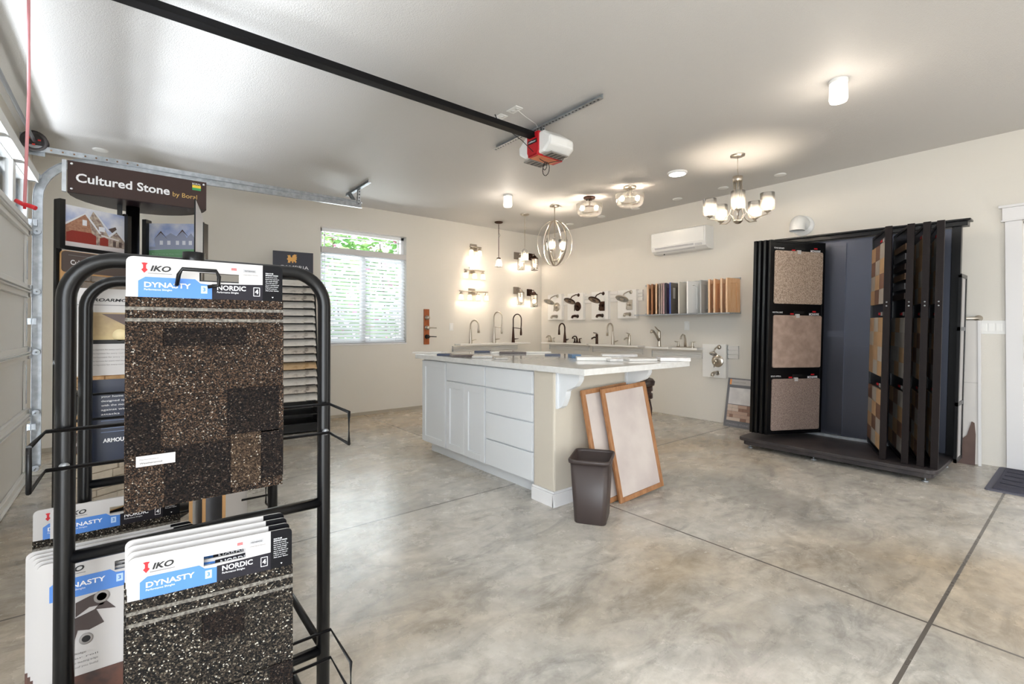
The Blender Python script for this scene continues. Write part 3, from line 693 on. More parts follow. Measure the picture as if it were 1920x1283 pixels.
# ---------------------------------------------------------------- faucets (spout towards local -Y, base at origin)
def bez(p0, p1, p2, p3, n=10):
    p0, p1, p2, p3 = map(Vector, (p0, p1, p2, p3))
    return [((1 - t) ** 3) * p0 + 3 * (1 - t) ** 2 * t * p1 + 3 * (1 - t) * t * t * p2 + t ** 3 * p3 for t in [i / n for i in range(n + 1)]]
def gooseneck(t, m, H, reach=0.17, rb=0.027):
    b = MB(); b.lathe([(0.0001, 0), (rb + .002, 0), (rb, 0.008), (rb * .78, 0.10), (rb * .5, H * 0.52), (rb * .42, H * .62)], n=18); b.build('body', m, t)
    r = reach / 2; zc = H - r
    pts = [(0, 0, H * .6), (0, 0, zc)] + [(0, -r + r * math.cos(math.radians(a)), zc + r * math.sin(math.radians(a))) for a in range(15, 181, 15)]
    pts += [(0, -reach, zc - 0.03)]
    MB().tube(pts, rb * .42, 10).build('spout', m, t)
    MB().lathe([(0.0001, zc - 0.11), (0.018, zc - 0.108), (0.015, zc - 0.05), (0.012, zc - 0.02)], (0, -reach, 0), 14).build('spray_head', m, t)
    MB().tube([(0.015, 0, 0.045), (0.05, 0, 0.05), (0.052, 0, 0.05)], 0.011, 10).build('valve_stub', m, t)
    MB().tube([(0.045, 0, 0.05), (0.07, -0.01, 0.055), (0.10, -0.03, 0.06)], 0.006, 8).build('handle', m, t)
def springneck(t, m, H, reach=0.18):
    MB().lathe([(0.0001, 0), (0.030, 0), (0.028, 0.01), (0.02, 0.12), (0.013, H * .5), (0.012, H * .55)], n=18).build('body', m, t)
    r = reach / 2; zc = H - r
    pts = [(0, 0, H * .5), (0, 0, zc)] + [(0, -r + r * math.cos(math.radians(a)), zc + r * math.sin(math.radians(a))) for a in range(12, 181, 12)] + [(0, -reach, zc - 0.08), (0, -reach + .008, zc - 0.15)]
    b = MB(); b.tube(pts, 0.0085, 10); b.build('hose', m, t)
    b = MB(); L = 0
    for i in range(len(pts) - 1):
        a, c = Vector(pts[i]), Vector(pts[i + 1]); n = max(1, int((c - a).length / 0.009))
        for k in range(n):
            q = a + (c - a) * (k / n); d_ = (c - a).normalized() * 0.002; b.tube([q - d_, q + d_], 0.0108, 8, caps=False)
    b.build('spring', m, t)
    MB().tube([(0, 0, H * .52), (0, -0.06, H * .515), (0, -reach + .005, H * .49)], 0.0055, 8).build('holder_arm', m, t)
    MB().lathe([(0.0001, zc - 0.26), (0.017, zc - 0.258), (0.019, zc - 0.22), (0.011, zc - 0.14)], (0, -reach + .006, 0), 14).build('spray_head', m, t)
    MB().tube([(0.01, 0, 0.06), (0.05, 0, 0.06), (0.12, -0.01, 0.065)], [0.011, 0.009, 0.005], 8).build('handle', m, t)
def singlelow(t, m):
    b = MB(); b.lathe([(0.0001, 0), (0.024, 0), (0.022, 0.006), (0.019, 0.12), (0.02, 0.15), (0.0001, 0.155)], n=18); b.build('body', m, t)
    MB().tube([(0, 0, 0.10), (0, -0.06, 0.105), (0, -0.11, 0.09), (0, -0.115, 0.075)], 0.011, 10).build('spout', m, t)
    MB().tube([(0, 0.005, 0.16), (0, -0.035, 0.168), (0, -0.075, 0.175)], 0.006, 8, flat=1.8).build('handle', m, t)
def centerset(t, m, H=0.11, spread=0.052):
    MB().prism(rrect(-spread - .025, -0.025, spread + .025, 0.025, 0.024), 2, 0, 0.012).build('base_plate', m, t)
    b = MB(); b.tube([(0, 0, 0.01), (0, 0.0, H * .6), (0, -0.02, H * .95), (0, -0.06, H), (0, -0.10, H * .85), (0, -0.11, H * .65)], [0.018, 0.013, 0.011, 0.010, 0.010, 0.011], 12); b.build('spout', m, t)
    for s in (-1, 1):
        b = MB(); b.lathe([(0.0001, 0.01), (0.02, 0.012), (0.013, 0.03), (0.011, 0.06), (0.014, 0.07), (0.0001, 0.078)], (s * spread, 0, 0), 14)
        b.tube([(s * spread, 0, 0.068), (s * (spread + .05), -0.005, 0.078)], [0.008, 0.005], 8); b.build('handle', m, t)
def pullout(t, m):
    MB().lathe([(0.0001, 0), (0.026, 0), (0.025, 0.008), (0.02, 0.10), (0.022, 0.20), (0.018, 0.215), (0.0001, 0.22)], n=18).build('body', m, t)
    MB().tube([(0, -0.01, 0.09), (0, -0.09, 0.16), (0, -0.17, 0.215)], [0.02, 0.015, 0.014], 12).build('spout', m, t)
    MB().tube([(0, -0.155, 0.205), (0, -0.21, 0.215), (0, -0.225, 0.19)], [0.017, 0.018, 0.014], 12).build('spray_head', m, t)
    MB().tube([(0, 0, 0.215), (0, -0.04, 0.23), (0, -0.12, 0.27)], 0.006, 8, flat=1.8).build('handle', m, t)

quartzw = mat('white_quartz', (238, 236, 232), 0.3)
def slatstrip(p0, length, rz, lb, h=0.085):
    t = thing('slat_wall_strip', lb, 'wall strip', p0, rz)
    b = MB(); n = 3; s = h / n
    b.box(0, -0.012, 0, length, 0, h)
    for k in range(n): b.prism([(-0.012, k * s + .004), (-0.022, k * s + .008), (-0.026, k * s + s - .004), (-0.012, k * s + s - .002)], 0, 0, length)
    b.build('slats', mat('slat_white', (232, 230, 226), 0.4), t)
    MB().box(-0.004, -0.027, 0, 0, 0, h).build('end_cap', galv, t)
    return t
def shelf(p0, length, rz, lb, d_=0.19):
    t = tag(MB().box(0, -d_, 0, length, -0.001, 0.026).build('faucet_shelf', quartzw, bevel=0.004), lb, 'shelf'); t.location = p0; t.rotation_euler = (0, 0, rz); return t
SZ = 0.905
# back wall shelf with three faucets
shelf((3.89, YA - 0.028, SZ), 1.40, 0, 'white slab shelf on the back wall carrying three tall faucets', 0.17)
slatstrip((3.87, YA, SZ - 0.095), 1.28, 0, 'white slat strip below the shelf on the back wall')
for px, m, fn, H, lb in ((882, nickel, gooseneck, 0.36, 'silver arched pull-down faucet, leftmost on the back wall shelf'), (926, nickel, springneck, 0.50, 'silver tall spring neck faucet, middle of the back wall shelf'),
                         (962, bronze, springneck, 0.47, 'dark bronze tall spring neck faucet on the back wall shelf')):
    q = on(px, 640, 1, YA - 0.10); t = thing('faucet', lb, 'faucet', (q.x, YA - 0.105, SZ + 0.026), math.radians(12 if fn is gooseneck else 8)); fn(t, m, H)
# right wall shelves
def ysh(px, off=0.10): return PB(px, 643, off).y
for a, c, lb, z in ((1014, 1100, 'white slab shelf on the right wall, nearest the corner', SZ), (1104, 1196, 'long white slab shelf on the right wall under the bronze and silver shower panels', SZ - .005),
                    (1209, 1253, 'short white slab shelf on the right wall carrying the pull-out faucet', SZ - .012), (1260, 1308, 'short white slab shelf on the right wall carrying a two-handled faucet', SZ - .012)):
    y0 = min(ysh(a, 0.19), YA - 0.03); y1 = ysh(c, 0.19); shelf((XB - 0.028, y0, z), y0 - y1, RB, lb, 0.165)
for a, c, z, lb in ((1031, 1104, SZ - .10, 'white slat strip on the right wall below the shelf nearest the corner'), (1112, 1204, SZ - .11, 'white slat strip on the right wall below the long shelf'), (1223, 1316, SZ - .13, 'white slat strip below the two short shelves on the right wall')):
    y0 = ysh(a, 0.02); slatstrip((XB, y0, z), y0 - ysh(c, 0.02), RB, lb)
for px, m, kind, lb in ((1033, nickel, 'c', 'silver two-handled basin faucet nearest the corner on the right wall shelf'), (1059, bronze, 'g', 'dark bronze arched kitchen faucet on the right wall shelf'),
        (1082, bronze, 'c', 'dark bronze two-handled basin faucet on the right wall shelf'), (1119, bronze, 's', 'dark bronze short single-handle basin faucet'),
        (1149, nickel, 'g', 'silver arched kitchen faucet on the long right wall shelf'), (1180, nickel, 's', 'silver short single-handle basin faucet on the long shelf'),
        (1236, nickel, 'p', 'silver pull-out faucet with slanted spout and raised lever'), (1285, nickel, 'w', 'silver wide two-handled faucet with curved spout beside the lower shower panel')):
    y = ysh(px, 0.11); z = SZ + .026 - (0 if px < 1100 else .005 if px < 1200 else .012)
    t = thing('faucet', lb, 'faucet', (XB - 0.11, y, z), RB + (0.12 if kind in 'gp' else 0))
    if kind == 'c': centerset(t, m)
    elif kind == 'g': gooseneck(t, m, 0.315, 0.15)
    elif kind == 's': singlelow(t, m)
    elif kind == 'p': pullout(t, m)
    else: centerset(t, m, 0.17, 0.10)

# ---------------------------------------------------------------- shower trim panels on the right wall
lam = mat('panel_white', (240, 239, 236), 0.35)
def shower(px0, px1, py0, py1, m, style, lb):
    p0 = PB(px0, py0, 0.06); p1 = PB(px1, py1, 0.06); w_ = p0.y - p1.y; h_ = p0.z - p1.z
    t = thing('shower_display', lb, 'shower fixture sample', (XB, (p0.y + p1.y) / 2, p1.z), RB)
    MB().box(-w_ / 2, -0.06, 0, w_ / 2, 0, h_).build('panel', lam, t, bevel=0.003)
    zt = h_ - 0.035; x = w_ * 0.22
    MB().lathe([(0.0001, 0.018), (0.02, 0.014), (0.028, 0)], (x, -0.06, zt), 16, '-y').build('flange', m, t)
    if style == 'small': arm = [(x, -0.06, zt), (x, -0.10, zt + .005), (x, -0.16, zt - 0.02), (x - 0.005, -0.175, zt - 0.05)]
    else: arm = [(x, -0.06, zt), (x, -0.12, zt + 0.004), (x - 0.01, -0.20, zt - 0.03), (x - 0.012, -0.235, zt - 0.075)]
    MB().tube(arm, 0.0085, 10).build('shower_arm', m, t)
    c = Vector(arm[-1]); R = 0.045 if style == 'small' else 0.095
    q = Matrix.Translation(c) @ Matrix.Rotation(math.radians(-28), 4, 'X')
    b = MB(q); b.lathe([(0.010, 0.0), (0.02, -0.01), (R * .92, -0.024), (R, -0.03), (R, -0.038), (R * .9, -0.041), (0.0001, -0.041)], n=32)
    hd = b.build('shower_head', m, t)
    b = MB(q); k = 18
    for i in range(k):
        a = 2 * PI * i / k; r0, r1 = R * .35, R * .85
        b.box(-0.001, -0.001, -0.0425, 0.001, 0.001, -0.0415) if False else b.tube([(r0 * math.cos(a), r0 * math.sin(a), -0.0412), (r1 * math.cos(a), r1 * math.sin(a), -0.0412)], 0.0035 if R > .06 else .0018, 5)
    b.build('nozzles', mat('nozzle_tan', (176, 150, 122), 0.5) if m is bronze else mat('nozzle_grey', (150, 150, 148), 0.5), hd)
    zv = h_ * 0.50
    if style == 'square': MB().box(x - .07, -0.068, zv - .085, x + .03, -0.06, zv + .06).build('valve_plate', m, t, bevel=0.004)
    else: MB().lathe([(0.0001, 0.014), (0.03, 0.013), (0.072, 0.006), (0.076, 0)], (x - .02, -0.06, zv), 28, '-y').build('valve_plate', m, t)
    b = MB(); b.lathe([(0.0001, 0.055), (0.02, 0.052), (0.024, 0.03), (0.026, 0.0)], (x - .02, -0.065, zv), 18, '-y'); b.tube([(x - .02, -0.11, zv), (x - .03, -0.12, zv - .03), (x - .035, -0.118, zv - 0.075)], 0.0065, 8)
    b.build('valve_handle', m, t)
    zs = 0.06
    b = MB(); b.lathe([(0.0001, 0.006), (0.027, 0.004), (0.03, 0)], (x - .02, -0.06, zs), 18, '-y'); b.tube([(x - .02, -0.06, zs), (x - .02, -0.13, zs + .004), (x - .02, -0.175, zs - .004), (x - .02, -0.19, zs - 0.028)], [0.024, 0.021, 0.02, 0.018], 12)
    b.build('tub_spout', m, t)
shower(1027, 1053, 553, 600, nickel, 'r', 'white panel with silver shower head and spout, nearest the corner')
shower(1064, 1093, 551, 600, bronze, 'r', 'white panel with bronze shower head and round bronze valve plate')
shower(1109, 1140, 548, 599, bronze, 'square', 'white panel with bronze shower head and square valve plate')
shower(1158, 1193, 545, 597, nickel, 'square', 'white panel with large silver rain shower head and square valve plate')
shower(1317, 1361, 645, 710, nickel, 'small', 'white panel with small silver shower head, hung low beside the faucet shelves')
for a, c, py, lb in ((1054, 1066, 574, 'short white slat strip between the first and second shower panels'), (1094, 1110, 570, 'short white slat strip between the two bronze shower panels'), (1141, 1159, 567, 'short white slat strip left of the silver rain shower panel'), (1194, 1206, 565, 'short white slat strip right of the silver rain shower panel'),
                     (1366, 1385, 673, 'short white slat strip right of the low shower panel')):
    u = PB(a, py, 0.01); v = PB(c, py, 0.01); slatstrip((XB, u.y, u.z), u.y - v.y, RB, lb, 0.16)

# ---------------------------------------------------------------- mini split
p0 = PB(1221, 447, 0.2); p1 = PB(1323, 470, 0.2)
yL, yR = p0.y, p1.y
ac = thing('air_conditioner', 'white wall mounted split air conditioner high on the right wall', 'air conditioner', (XB, yL, 2.165), RB); AW = yL - yR
prof = [(0, 0.0), (0, 0.285), (-0.185, 0.285), (-0.205, 0.265), (-0.21, 0.085), (-0.19, 0.035), (-0.13, 0.0)]
MB().prism([(a, b_) for a, b_ in prof], 0, 0, AW).build('casing', plastic, ac, bevel=0.006, fix=True)
MB().box(0.015, -0.215, 0.09, AW - 0.015, -0.20, 0.272).build('front_panel', mat('gloss_white', (242, 242, 240), 0.12), ac, bevel=0.004)
b = MB(); b.add([(0.06, -0.208, 0.077), (AW - 0.16, -0.208, 0.077), (AW - 0.16, -0.165, 0.020), (0.06, -0.165, 0.020), (0.06, -0.212, 0.073), (AW - 0.16, -0.212, 0.073), (AW - 0.16, -0.169, 0.016), (0.06, -0.169, 0.016)],
    [(0, 1, 2, 3), (7, 6, 5, 4), (0, 4, 5, 1), (1, 5, 6, 2), (2, 6, 7, 3), (3, 7, 4, 0)]); b.build('louver', mat('louver_grey', (206, 206, 208), 0.4), ac)
MB().box(AW - 0.14, -0.207, 0.045, AW - 0.05, -0.199, 0.07).build('indicator_panel', mat('indicator_grey', (196, 196, 198), 0.3), ac)
MB().lathe([(0.0001, 0), (0.008, 0), (0.008, 0.02)], (0.15, -0.12, -0.012), 10).build('drain_cap', inkk, ac)

# ---------------------------------------------------------------- cabinet door samples in their wall rack
yl, yr = PB(1217, 590, 0.02).y, PB(1388, 588, 0.02).y
rk = thing('sample_rail', 'grey metal wall rack holding the cabinet door samples', 'wall rack', (XB, yl + 0.06, 1.355), RB); RL = yl - yr + 0.06
b = MB(); b.box(0, -0.03, 0, RL, 0, 0.02); b.box(0, -0.02, 0.40, RL, 0, 0.425); b.build('rail', galv, rk)
MB().box(0, -0.28, -0.012, RL, 0, 0.0).build('tray', galv, rk)
def wood(nm, c, c2): return mat(nm, c, 0.4, c2=c2, nscale=6, stretch=(9, 9, 1))
oak = wood('oak', (240, 204, 166), (226, 180, 136)); maple = wood('maple', (240, 208, 174), (230, 190, 150)); honey = wood('honey_maple', (240, 198, 156), (228, 176, 128))
alder = wood('alder', (176, 122, 82), (150, 98, 62))
gy = lambda nm, c: mat(nm, c, 0.4)
doors_ = [(1216, 1224, oak, oak, 0, 'light oak cabinet door sample, outermost at the left end of the rack'), (1224, 1231, alder, alder, 0, 'brown alder cabinet door sample behind the first light oak one'), (1232, 1237, oak, oak, 0, 'narrow light oak door sample, second oak from the left end'),
    (1238, 1241, gy('taupe', (142, 126, 116)), None, 0, 'taupe painted cabinet door sample beside the light oak ones'), (1242, 1245, gy('mushroom', (168, 142, 132)), None, 0, 'mushroom painted cabinet door sample beside the mauve one'), (1246, 1249, gy('mauve', (186, 148, 148)), None, 0, 'mauve cabinet door sample left of the purple one'),
    (1250, 1256, gy('purple_paint', (94, 70, 122)), gy('espresso', (40, 32, 38)), 0, 'purple edged dark cabinet door sample'), (1258, 1273, gy('charcoal_grey', (104, 98, 92)), gy('edge_blue', (72, 92, 160)), 2, 'charcoal cabinet door sample with white sticker and blue edge'),
    (1274, 1289, gy('putty', (218, 214, 204)), None, 1, 'putty slab door sample between the charcoal and arched white ones'), (1290, 1313, gy('door_white_paint', (244, 244, 243)), None, 3, 'white cabinet door sample with arched centre panel'),
    (1315, 1330, gy('dove_grey', (176, 180, 182)), None, 0, 'dove grey cabinet door sample right of the arched white one'), (1331, 1340, maple, None, 0, 'pale maple cabinet door sample right of the dove grey one'), (1341, 1353, honey, maple, 0, 'honey toned door sample in the middle of the maple group'),
    (1354, 1363, maple, None, 0, 'pale maple door sample just left of the last honey one'), (1364, 1388, honey, maple, 0, 'honey maple framed door sample at the right end of the rack')]
for a, c, m, em, st, lb in doors_:
    near = on(a, 600, 0, XB - 0.27); far = on(c, 600, 0, XB - 0.05)
    d_ = Vector((far.x - near.x, far.y - near.y)); L_ = min(d_.length, 0.31)
    t = thing('cabinet_door_sample', lb, 'cabinet door sample', (near.x, near.y, 1.356), math.atan2(d_.y, d_.x)); hh = 0.405
    if st == 1: MB().box(0, 0, 0, L_, 0.018, hh).build('slab', m, t, bevel=0.002)
    else:
        fwid = 0.055; b = MB()
        b.box(0, 0, 0, fwid, 0.02, hh); b.box(L_ - fwid, 0, 0, L_, 0.02, hh); b.box(fwid, 0, 0, L_ - fwid, 0.02, fwid)
        if st == 3: b.prism([(fwid, hh), (fwid, hh - .075)] + [(fwid + (L_ - 2 * fwid) * k / 10, hh - .075 + .03 * math.sin(PI * k / 10)) for k in range(1, 10)] + [(L_ - fwid, hh - .075), (L_ - fwid, hh)], 1, 0, 0.02)
        else: b.box(fwid, 0, hh - fwid, L_ - fwid, 0.02, hh)
        b.build('frame', m, t, fix=True)
        MB().box(fwid, 0.008, fwid, L_ - fwid, 0.016, hh - fwid).build('centre_panel', alder if m in (oak, alder) else m, t)
    if em: MB().box(-0.002, 0, 0, 0, 0.02, hh).build('edge_band', em, t)
    if st == 2: MB().box(0.06, -0.001, 0.20, 0.12, 0, 0.34).build('sticker', cardw, t)

# ---------------------------------------------------------------- white hooded wall lamp above the wing rack
p = PB(1506, 424)
t = thing('hooded_wall_lamp', 'white round hooded wall fixture above the black flooring sample rack', 'wall fixture', (XB, p.y, p.z), RB)
MB().lathe([(0.0001, 0.02), (0.10, 0.018), (0.108, 0.01), (0.108, 0)], (0, 0, 0), 32, '-y').build('backplate', plastic, t)
pts = bez((0, -0.015, 0.01), (0, -0.10, 0.04), (0, -0.17, 0.04), (0, -0.17, -0.075), 12)
MB().tube(pts, [0.075, 0.075, 0.075, 0.075, 0.074, 0.074, 0.073, 0.073, 0.072, 0.072, 0.072, 0.072, 0.072], 24, caps=False).build('hood', plastic, t)
MB().lathe([(0.0001, -0.06), (0.07, -0.062)], (0, -0.17, 0), 24).build('lens', galv, t)

# ---------------------------------------------------------------- island
IX, IY = 2.18, 2.25
isl = thing('kitchen_island', 'light grey-white kitchen island cabinet in the middle of the room', 'kitchen island', (IX, IY, 0))
def ib(): return MB(Matrix.Translation((-IX, -IY, 0)))
isw = mat('island_wall_paint', (204, 196, 182), 0.7, bump=0.15, bscale=200)
b = ib(); b.box(2.175, 2.25, 0, 2.98, 2.455, 0.88); b.build('end_wall', isw, isl, bevel=0.012)
ib().box(2.195, 2.456, 0.10, 2.80, 4.05, 0.88).build('carcass', whitec, isl)
ib().box(2.801, 2.456, 0, 2.98, 4.05, 0.88).build('back_wall', isw, isl)
b = ib(); b.box(2.27, 2.456, 0, 2.29, 4.03, 0.10); b.box(2.262, 2.456, 0.085, 2.272, 4.03, 0.10); b.build('toe_kick', whitec, isl)
b = ib(); b.box(2.155, 2.235, 0, 2.995, 2.25, 0.085); b.box(2.155, 2.235, 0, 2.175, 2.455, 0.085); b.box(2.162, 2.242, 0.085, 2.985, 2.25, 0.10); b.box(2.162, 2.242, 0.085, 2.175, 2.455, 0.10)
b.build('baseboard', trimm, isl, bevel=0.003)
gapm = mat('cabinet_gap', (120, 118, 114), 0.6)
def shaker(y0, y1, z0, z1, nm='door'):
    r = ib(); f = 0.055
    r.box(2.176, y0, z0, 2.195, y0 + f, z1); r.box(2.176, y1 - f, z0, 2.195, y1, z1); r.box(2.176, y0 + f, z0, 2.195, y1 - f, z0 + f); r.box(2.176, y0 + f, z1 - f, 2.195, y1 - f, z1)
    r.box(2.186, y0 + f, z0 + f, 2.194, y1 - f, z1 - f); r.build(nm, whitec, isl, bevel=0.0015)
def slab(y0, y1, z0, z1): ib().box(2.176, y0, z0, 2.195, y1, z1).build('drawer', whitec, isl, bevel=0.002)
slab(2.47, 3.02, 0.715, 0.868); slab(2.47, 3.02, 0.52, 0.705); slab(2.47, 3.02, 0.315, 0.51); slab(2.47, 3.02, 0.112, 0.305)
slab(3.038, 3.61, 0.715, 0.868); shaker(3.038, 3.322, 0.112, 0.705); shaker(3.326, 3.61, 0.112, 0.705)
shaker(3.628, 4.045, 0.112, 0.868)
corb = [(0, 0.88), (0, 0.64), (-0.015, 0.64)] + [(-0.05 - 0.035 * math.sin(math.radians(a)) , 0.66 + 0.0011 * a) for a in range(0, 91, 15)] + [(-0.10, 0.772), (-0.135, 0.785), (-0.165, 0.80), (-0.19, 0.83), (-0.20, 0.85), (-0.20, 0.88)]
for x0 in (2.20, 2.925):
    b = ib(); b.prism([(2.25 + u, v) for u, v in corb], 0, x0, x0 + 0.045); b.box(x0 - 0.012, 2.235, 0.64, x0 + 0.057, 2.25, 0.88)
    b.build('corbel', whitec, isl, fix=True)
ct = tag(MB().box(-0.585, -1.085, 0, 0.585, 1.085, 0.04).build('countertop', mat('quartz_counter', (226, 226, 224), 0.08, c2=(218, 217, 214), nscale=30, spec=0.6), bevel=0.003), 'large pale polished quartz countertop on the island', 'countertop')
ct.location = (2.725, 3.035, 0.881)

# samples on the counter
sg = mat('sample_white', (236, 234, 230), 0.25); sgr = mat('sample_grey', (176, 172, 168), 0.3, c2=(196, 192, 186), nscale=20); snavy = mat('sample_navy', (44, 56, 84), 0.35)
sbrn = mat('sample_brown', (88, 76, 72), 0.4, c2=(70, 60, 58), nscale=30); sbl = mat('sample_blue', (88, 118, 150), 0.3); svn = mat('sample_veined', (232, 230, 228), 0.25, c2=(200, 198, 198), nscale=9, lo=.5, hi=.7)
smp = [(806, 662.5, .30, .16, .014, sg, 'long white stone sample at the far left end of the countertop'), (833, 666.5, .12, .12, .016, snavy, 'dark blue-grey stone sample near the left end of the countertop'), (866, 669, .20, .14, .018, sbrn, 'dark brown stone sample near the left front of the countertop'),
       (905, 671, .17, .13, .018, sgr, 'grey stone sample right of the dark brown one at the left front edge'), (939, 673.5, .10, .09, .014, sgr, 'small grey stone chip alone near the front edge of the countertop'), (905, 660.5, .16, .14, .016, snavy, 'navy sample at the far side of the countertop'),
       (931, 662.5, .12, .12, .016, sg, 'small white sample right of the far navy sample'), (962, 663, .26, .14, .018, sbrn, 'long dark brown sample in the middle rear of the countertop'), (1006, 662, .26, .16, .014, sg, 'long white sample right of the long dark brown one'),
       (1036, 666.5, .14, .10, .012, snavy, 'thin navy sample in the centre of the countertop'), (1077, 671, .08, .12, .03, sbl, 'blue sample block left of the big white slabs'), (1112, 675.5, .26, .15, .026, sg, 'thick white slab in the right front part of the countertop'),
       (1152, 677.5, .10, .10, .02, svn, 'veined white sample right of the thick white slab'), (1160, 668.5, .30, .15, .02, svn, 'veined long slab at the far right of the countertop'), (1200, 676.0, .22, .14, .016, sg, 'white slab left of the stacked one at the right end'),
       (1262, 676.5, .22, .16, .026, svn, 'veined slab nearest the right end of the countertop')]
CZ = 0.9215
for i, (px, py, w_, dd, h_, m, lb) in enumerate(smp):
    q = on(px, py, 2, CZ)
    t = tag(MB().box(-w_ / 2, -dd / 2, 0, w_ / 2, dd / 2, h_).build('stone_sample', m, bevel=0.002), lb, 'stone sample', 'stone samples on the island')
    t.location = (q.x, q.y, CZ + 0.0004); t.rotation_euler = (0, 0, math.radians(-38 + (i * 37) % 25 - 12))
# stool
st_ = thing('bar_stool', 'dark brown round-seat bar stool behind the island end', 'stool', (3.25, 2.42, 0))
lea = mat('dark_leather', (52, 40, 36), 0.35); dwd = mat('dark_wood', (50, 32, 26), 0.35)
MB().lathe([(0.0001, 0.775), (0.10, 0.772), (0.155, 0.755), (0.17, 0.735), (0.165, 0.705), (0.15, 0.70), (0.0001, 0.70)], n=32).build('seat', lea, st_)
b = MB(); b.lathe([(0.0001, 0.70), (0.150, 0.70), (0.152, 0.66), (0.14, 0.655), (0.14, 0.64), (0.152, 0.635), (0.152, 0.60), (0.13, 0.595), (0.0001, 0.595)], n=32); b.build('apron', dwd, st_)
for k in range(4):
    a = PI / 4 + k * PI / 2 + 0.3; c, s = math.cos(a), math.sin(a)
    MB().tube([(c * 0.12, s * 0.12, 0.6), (c * 0.135, s * 0.135, 0.5), (c * 0.13, s * 0.13, 0.3), (c * 0.155, s * 0.155, 0.12), (c * 0.18, s * 0.18, 0.0)], [0.022, 0.028, 0.02, 0.017, 0.02], 12).build('leg', dwd, st_)
b = MB(); b.tube([(0.15 * math.cos(k * PI / 12), 0.15 * math.sin(k * PI / 12), 0.2) for k in range(25)], 0.008, 8); b.build('foot_ring', bronze, st_)
# waste bin
bn = thing('waste_bin', 'dark brown rectangular plastic waste bin standing in front of the island end', 'waste bin', (2.235, 1.975, 0), math.radians(-57))
def rloop(w_, d_, r, z, n=5): return [(x, y, z) for x, y in rrect(-w_ / 2, -d_ / 2, w_ / 2, d_ / 2, r, n)]
def loft(b, loops, cap0=True, cap1=False):
    n = len(loops[0]); vs = [q for l in loops for q in l]
    fs = [(i * n + j, i * n + (j + 1) % n, (i + 1) * n + (j + 1) % n, (i + 1) * n + j) for i in range(len(loops) - 1) for j in range(n)]
    b.add(vs, fs, True)
    if cap0: b.add(loops[0], [tuple(range(n))[::-1]])
    if cap1: b.add(loops[-1], [tuple(range(n))])
    return b
binm = mat('brown_plastic', (62, 52, 50), 0.42)
b = loft(MB(), [rloop(.185, .225, .03, 0.0), rloop(.19, .23, .03, 0.006), rloop(.232, .282, .035, 0.372), rloop(.228, .278, .033, 0.372), rloop(.186, .226, .03, 0.008)], True, True)
b.build('body', binm, bn)
b = loft(MB(), [rloop(.231, .281, .035, 0.362), rloop(.252, .302, .04, 0.364), rloop(.256, .306, .042, 0.378), rloop(.25, .30, .04, 0.386), rloop(.234, .284, .036, 0.386), rloop(.229, .279, .034, 0.370)], False, False)
b.build('rim', binm, bn)
# framed boards leaning on the island end
fwood = mat('frame_wood', (172, 124, 84), 0.45, c2=(148, 100, 62), nscale=10, stretch=(4, 4, 1)); linen = mat('linen_board', (206, 196, 190), 0.85, c2=(190, 178, 174), nscale=4, bump=0.1, bscale=400)
def leaner(name, lb, base, rz, w_, h_, lean, cat='framed board'):
    t = thing(name, lb, cat, base, rz)
    M = Matrix.Rotation(-math.radians(lean), 4, 'X') @ Matrix.Rotation(-math.radians(2.5), 4, 'Y')
    f = 0.032; b = MB(M)
    b.box(0, 0, 0, w_, 0.018, f); b.box(0, 0, h_ - f, w_, 0.018, h_); b.box(0, 0, f, f, 0.018, h_ - f); b.box(w_ - f, 0, f, w_, 0.018, h_ - f); b.build('frame', fwood, t, bevel=0.002)
    MB(M).box(f, 0.006, f, w_ - f, 0.015, h_ - f).build('panel', linen, t)
    MB(M).box(f - .004, 0.0155, f - .004, w_ - f + .004, 0.018, h_ - f + .004).build('backing', kraft, t)
leaner('framed_board', 'oak framed beige board leaning on the island end, in front', (2.555, 2.005, 0.0), math.radians(-1), 0.49, 0.765, 10.5)
leaner('framed_board', 'oak framed beige board mostly hidden behind the front one', (2.405, 2.048, 0.0), math.radians(0), 0.48, 0.765, 10.5)
# ---------------------------------------------------------------- black wing rack with carpet and wood samples
WRX, WRY = 5.05, 1.50
wr = thing('flooring_sample_rack', 'tall black rack with swinging wings of carpet and wood flooring samples', 'display rack', (WRX, WRY, 0))
TILT = Matrix.Translation((0, 0, 0.12)) @ Matrix.Rotation(math.radians(1.55), 4, 'X') @ Matrix.Translation((0, 0, -0.12))
def wb_(flat=False): return MB(Matrix.Translation((-WRX, -WRY, 0)) @ (Matrix.Identity(4) if flat else Matrix.Translation((0, 1.5, 0)) @ TILT @ Matrix.Translation((0, -1.5, 0))))
basem = mat('rack_base', (46, 42, 44), 0.5, c2=(62, 56, 56), nscale=8, bump=0.1)
b = wb_(True); b.prism(rrect(4.66, 0.76, 5.42, 2.24, 0.06), 2, 0.075, 0.105); b.prism(rrect(4.69, 0.79, 5.40, 2.21, 0.05), 2, 0.035, 0.075); b.build('base', basem, wr, bevel=0.004)
b = wb_(True); b.box(5.34, 0.9, 0.105, 5.40, 2.1, 0.13); b.build('base_rail', galv, wr)
for x, y in ((4.74, 2.15), (4.73, 0.84), (5.36, 0.82), (5.36, 2.15), (4.74, 1.6)):
    b = wb_(True); b.tube([(x, y, 0.008), (x, y, 0.05)], 0.006, 8); b.lathe([(0.0001, 0.0), (0.022, 0.0), (0.02, 0.008), (0.006, 0.012)], (x, y, 0), 16); b.build('levelling_foot', galv, wr)
metal_ = mat('rack_panel', (84, 87, 98), 0.34, metal=0.9)
b = wb_(); b.box(5.33, 0.72, 2.035, 5.44, 2.2, 2.085); b.box(5.30, 0.70, 2.072, 5.44, 2.2, 2.088); b.build('top_rail', black, wr, bevel=0.003)
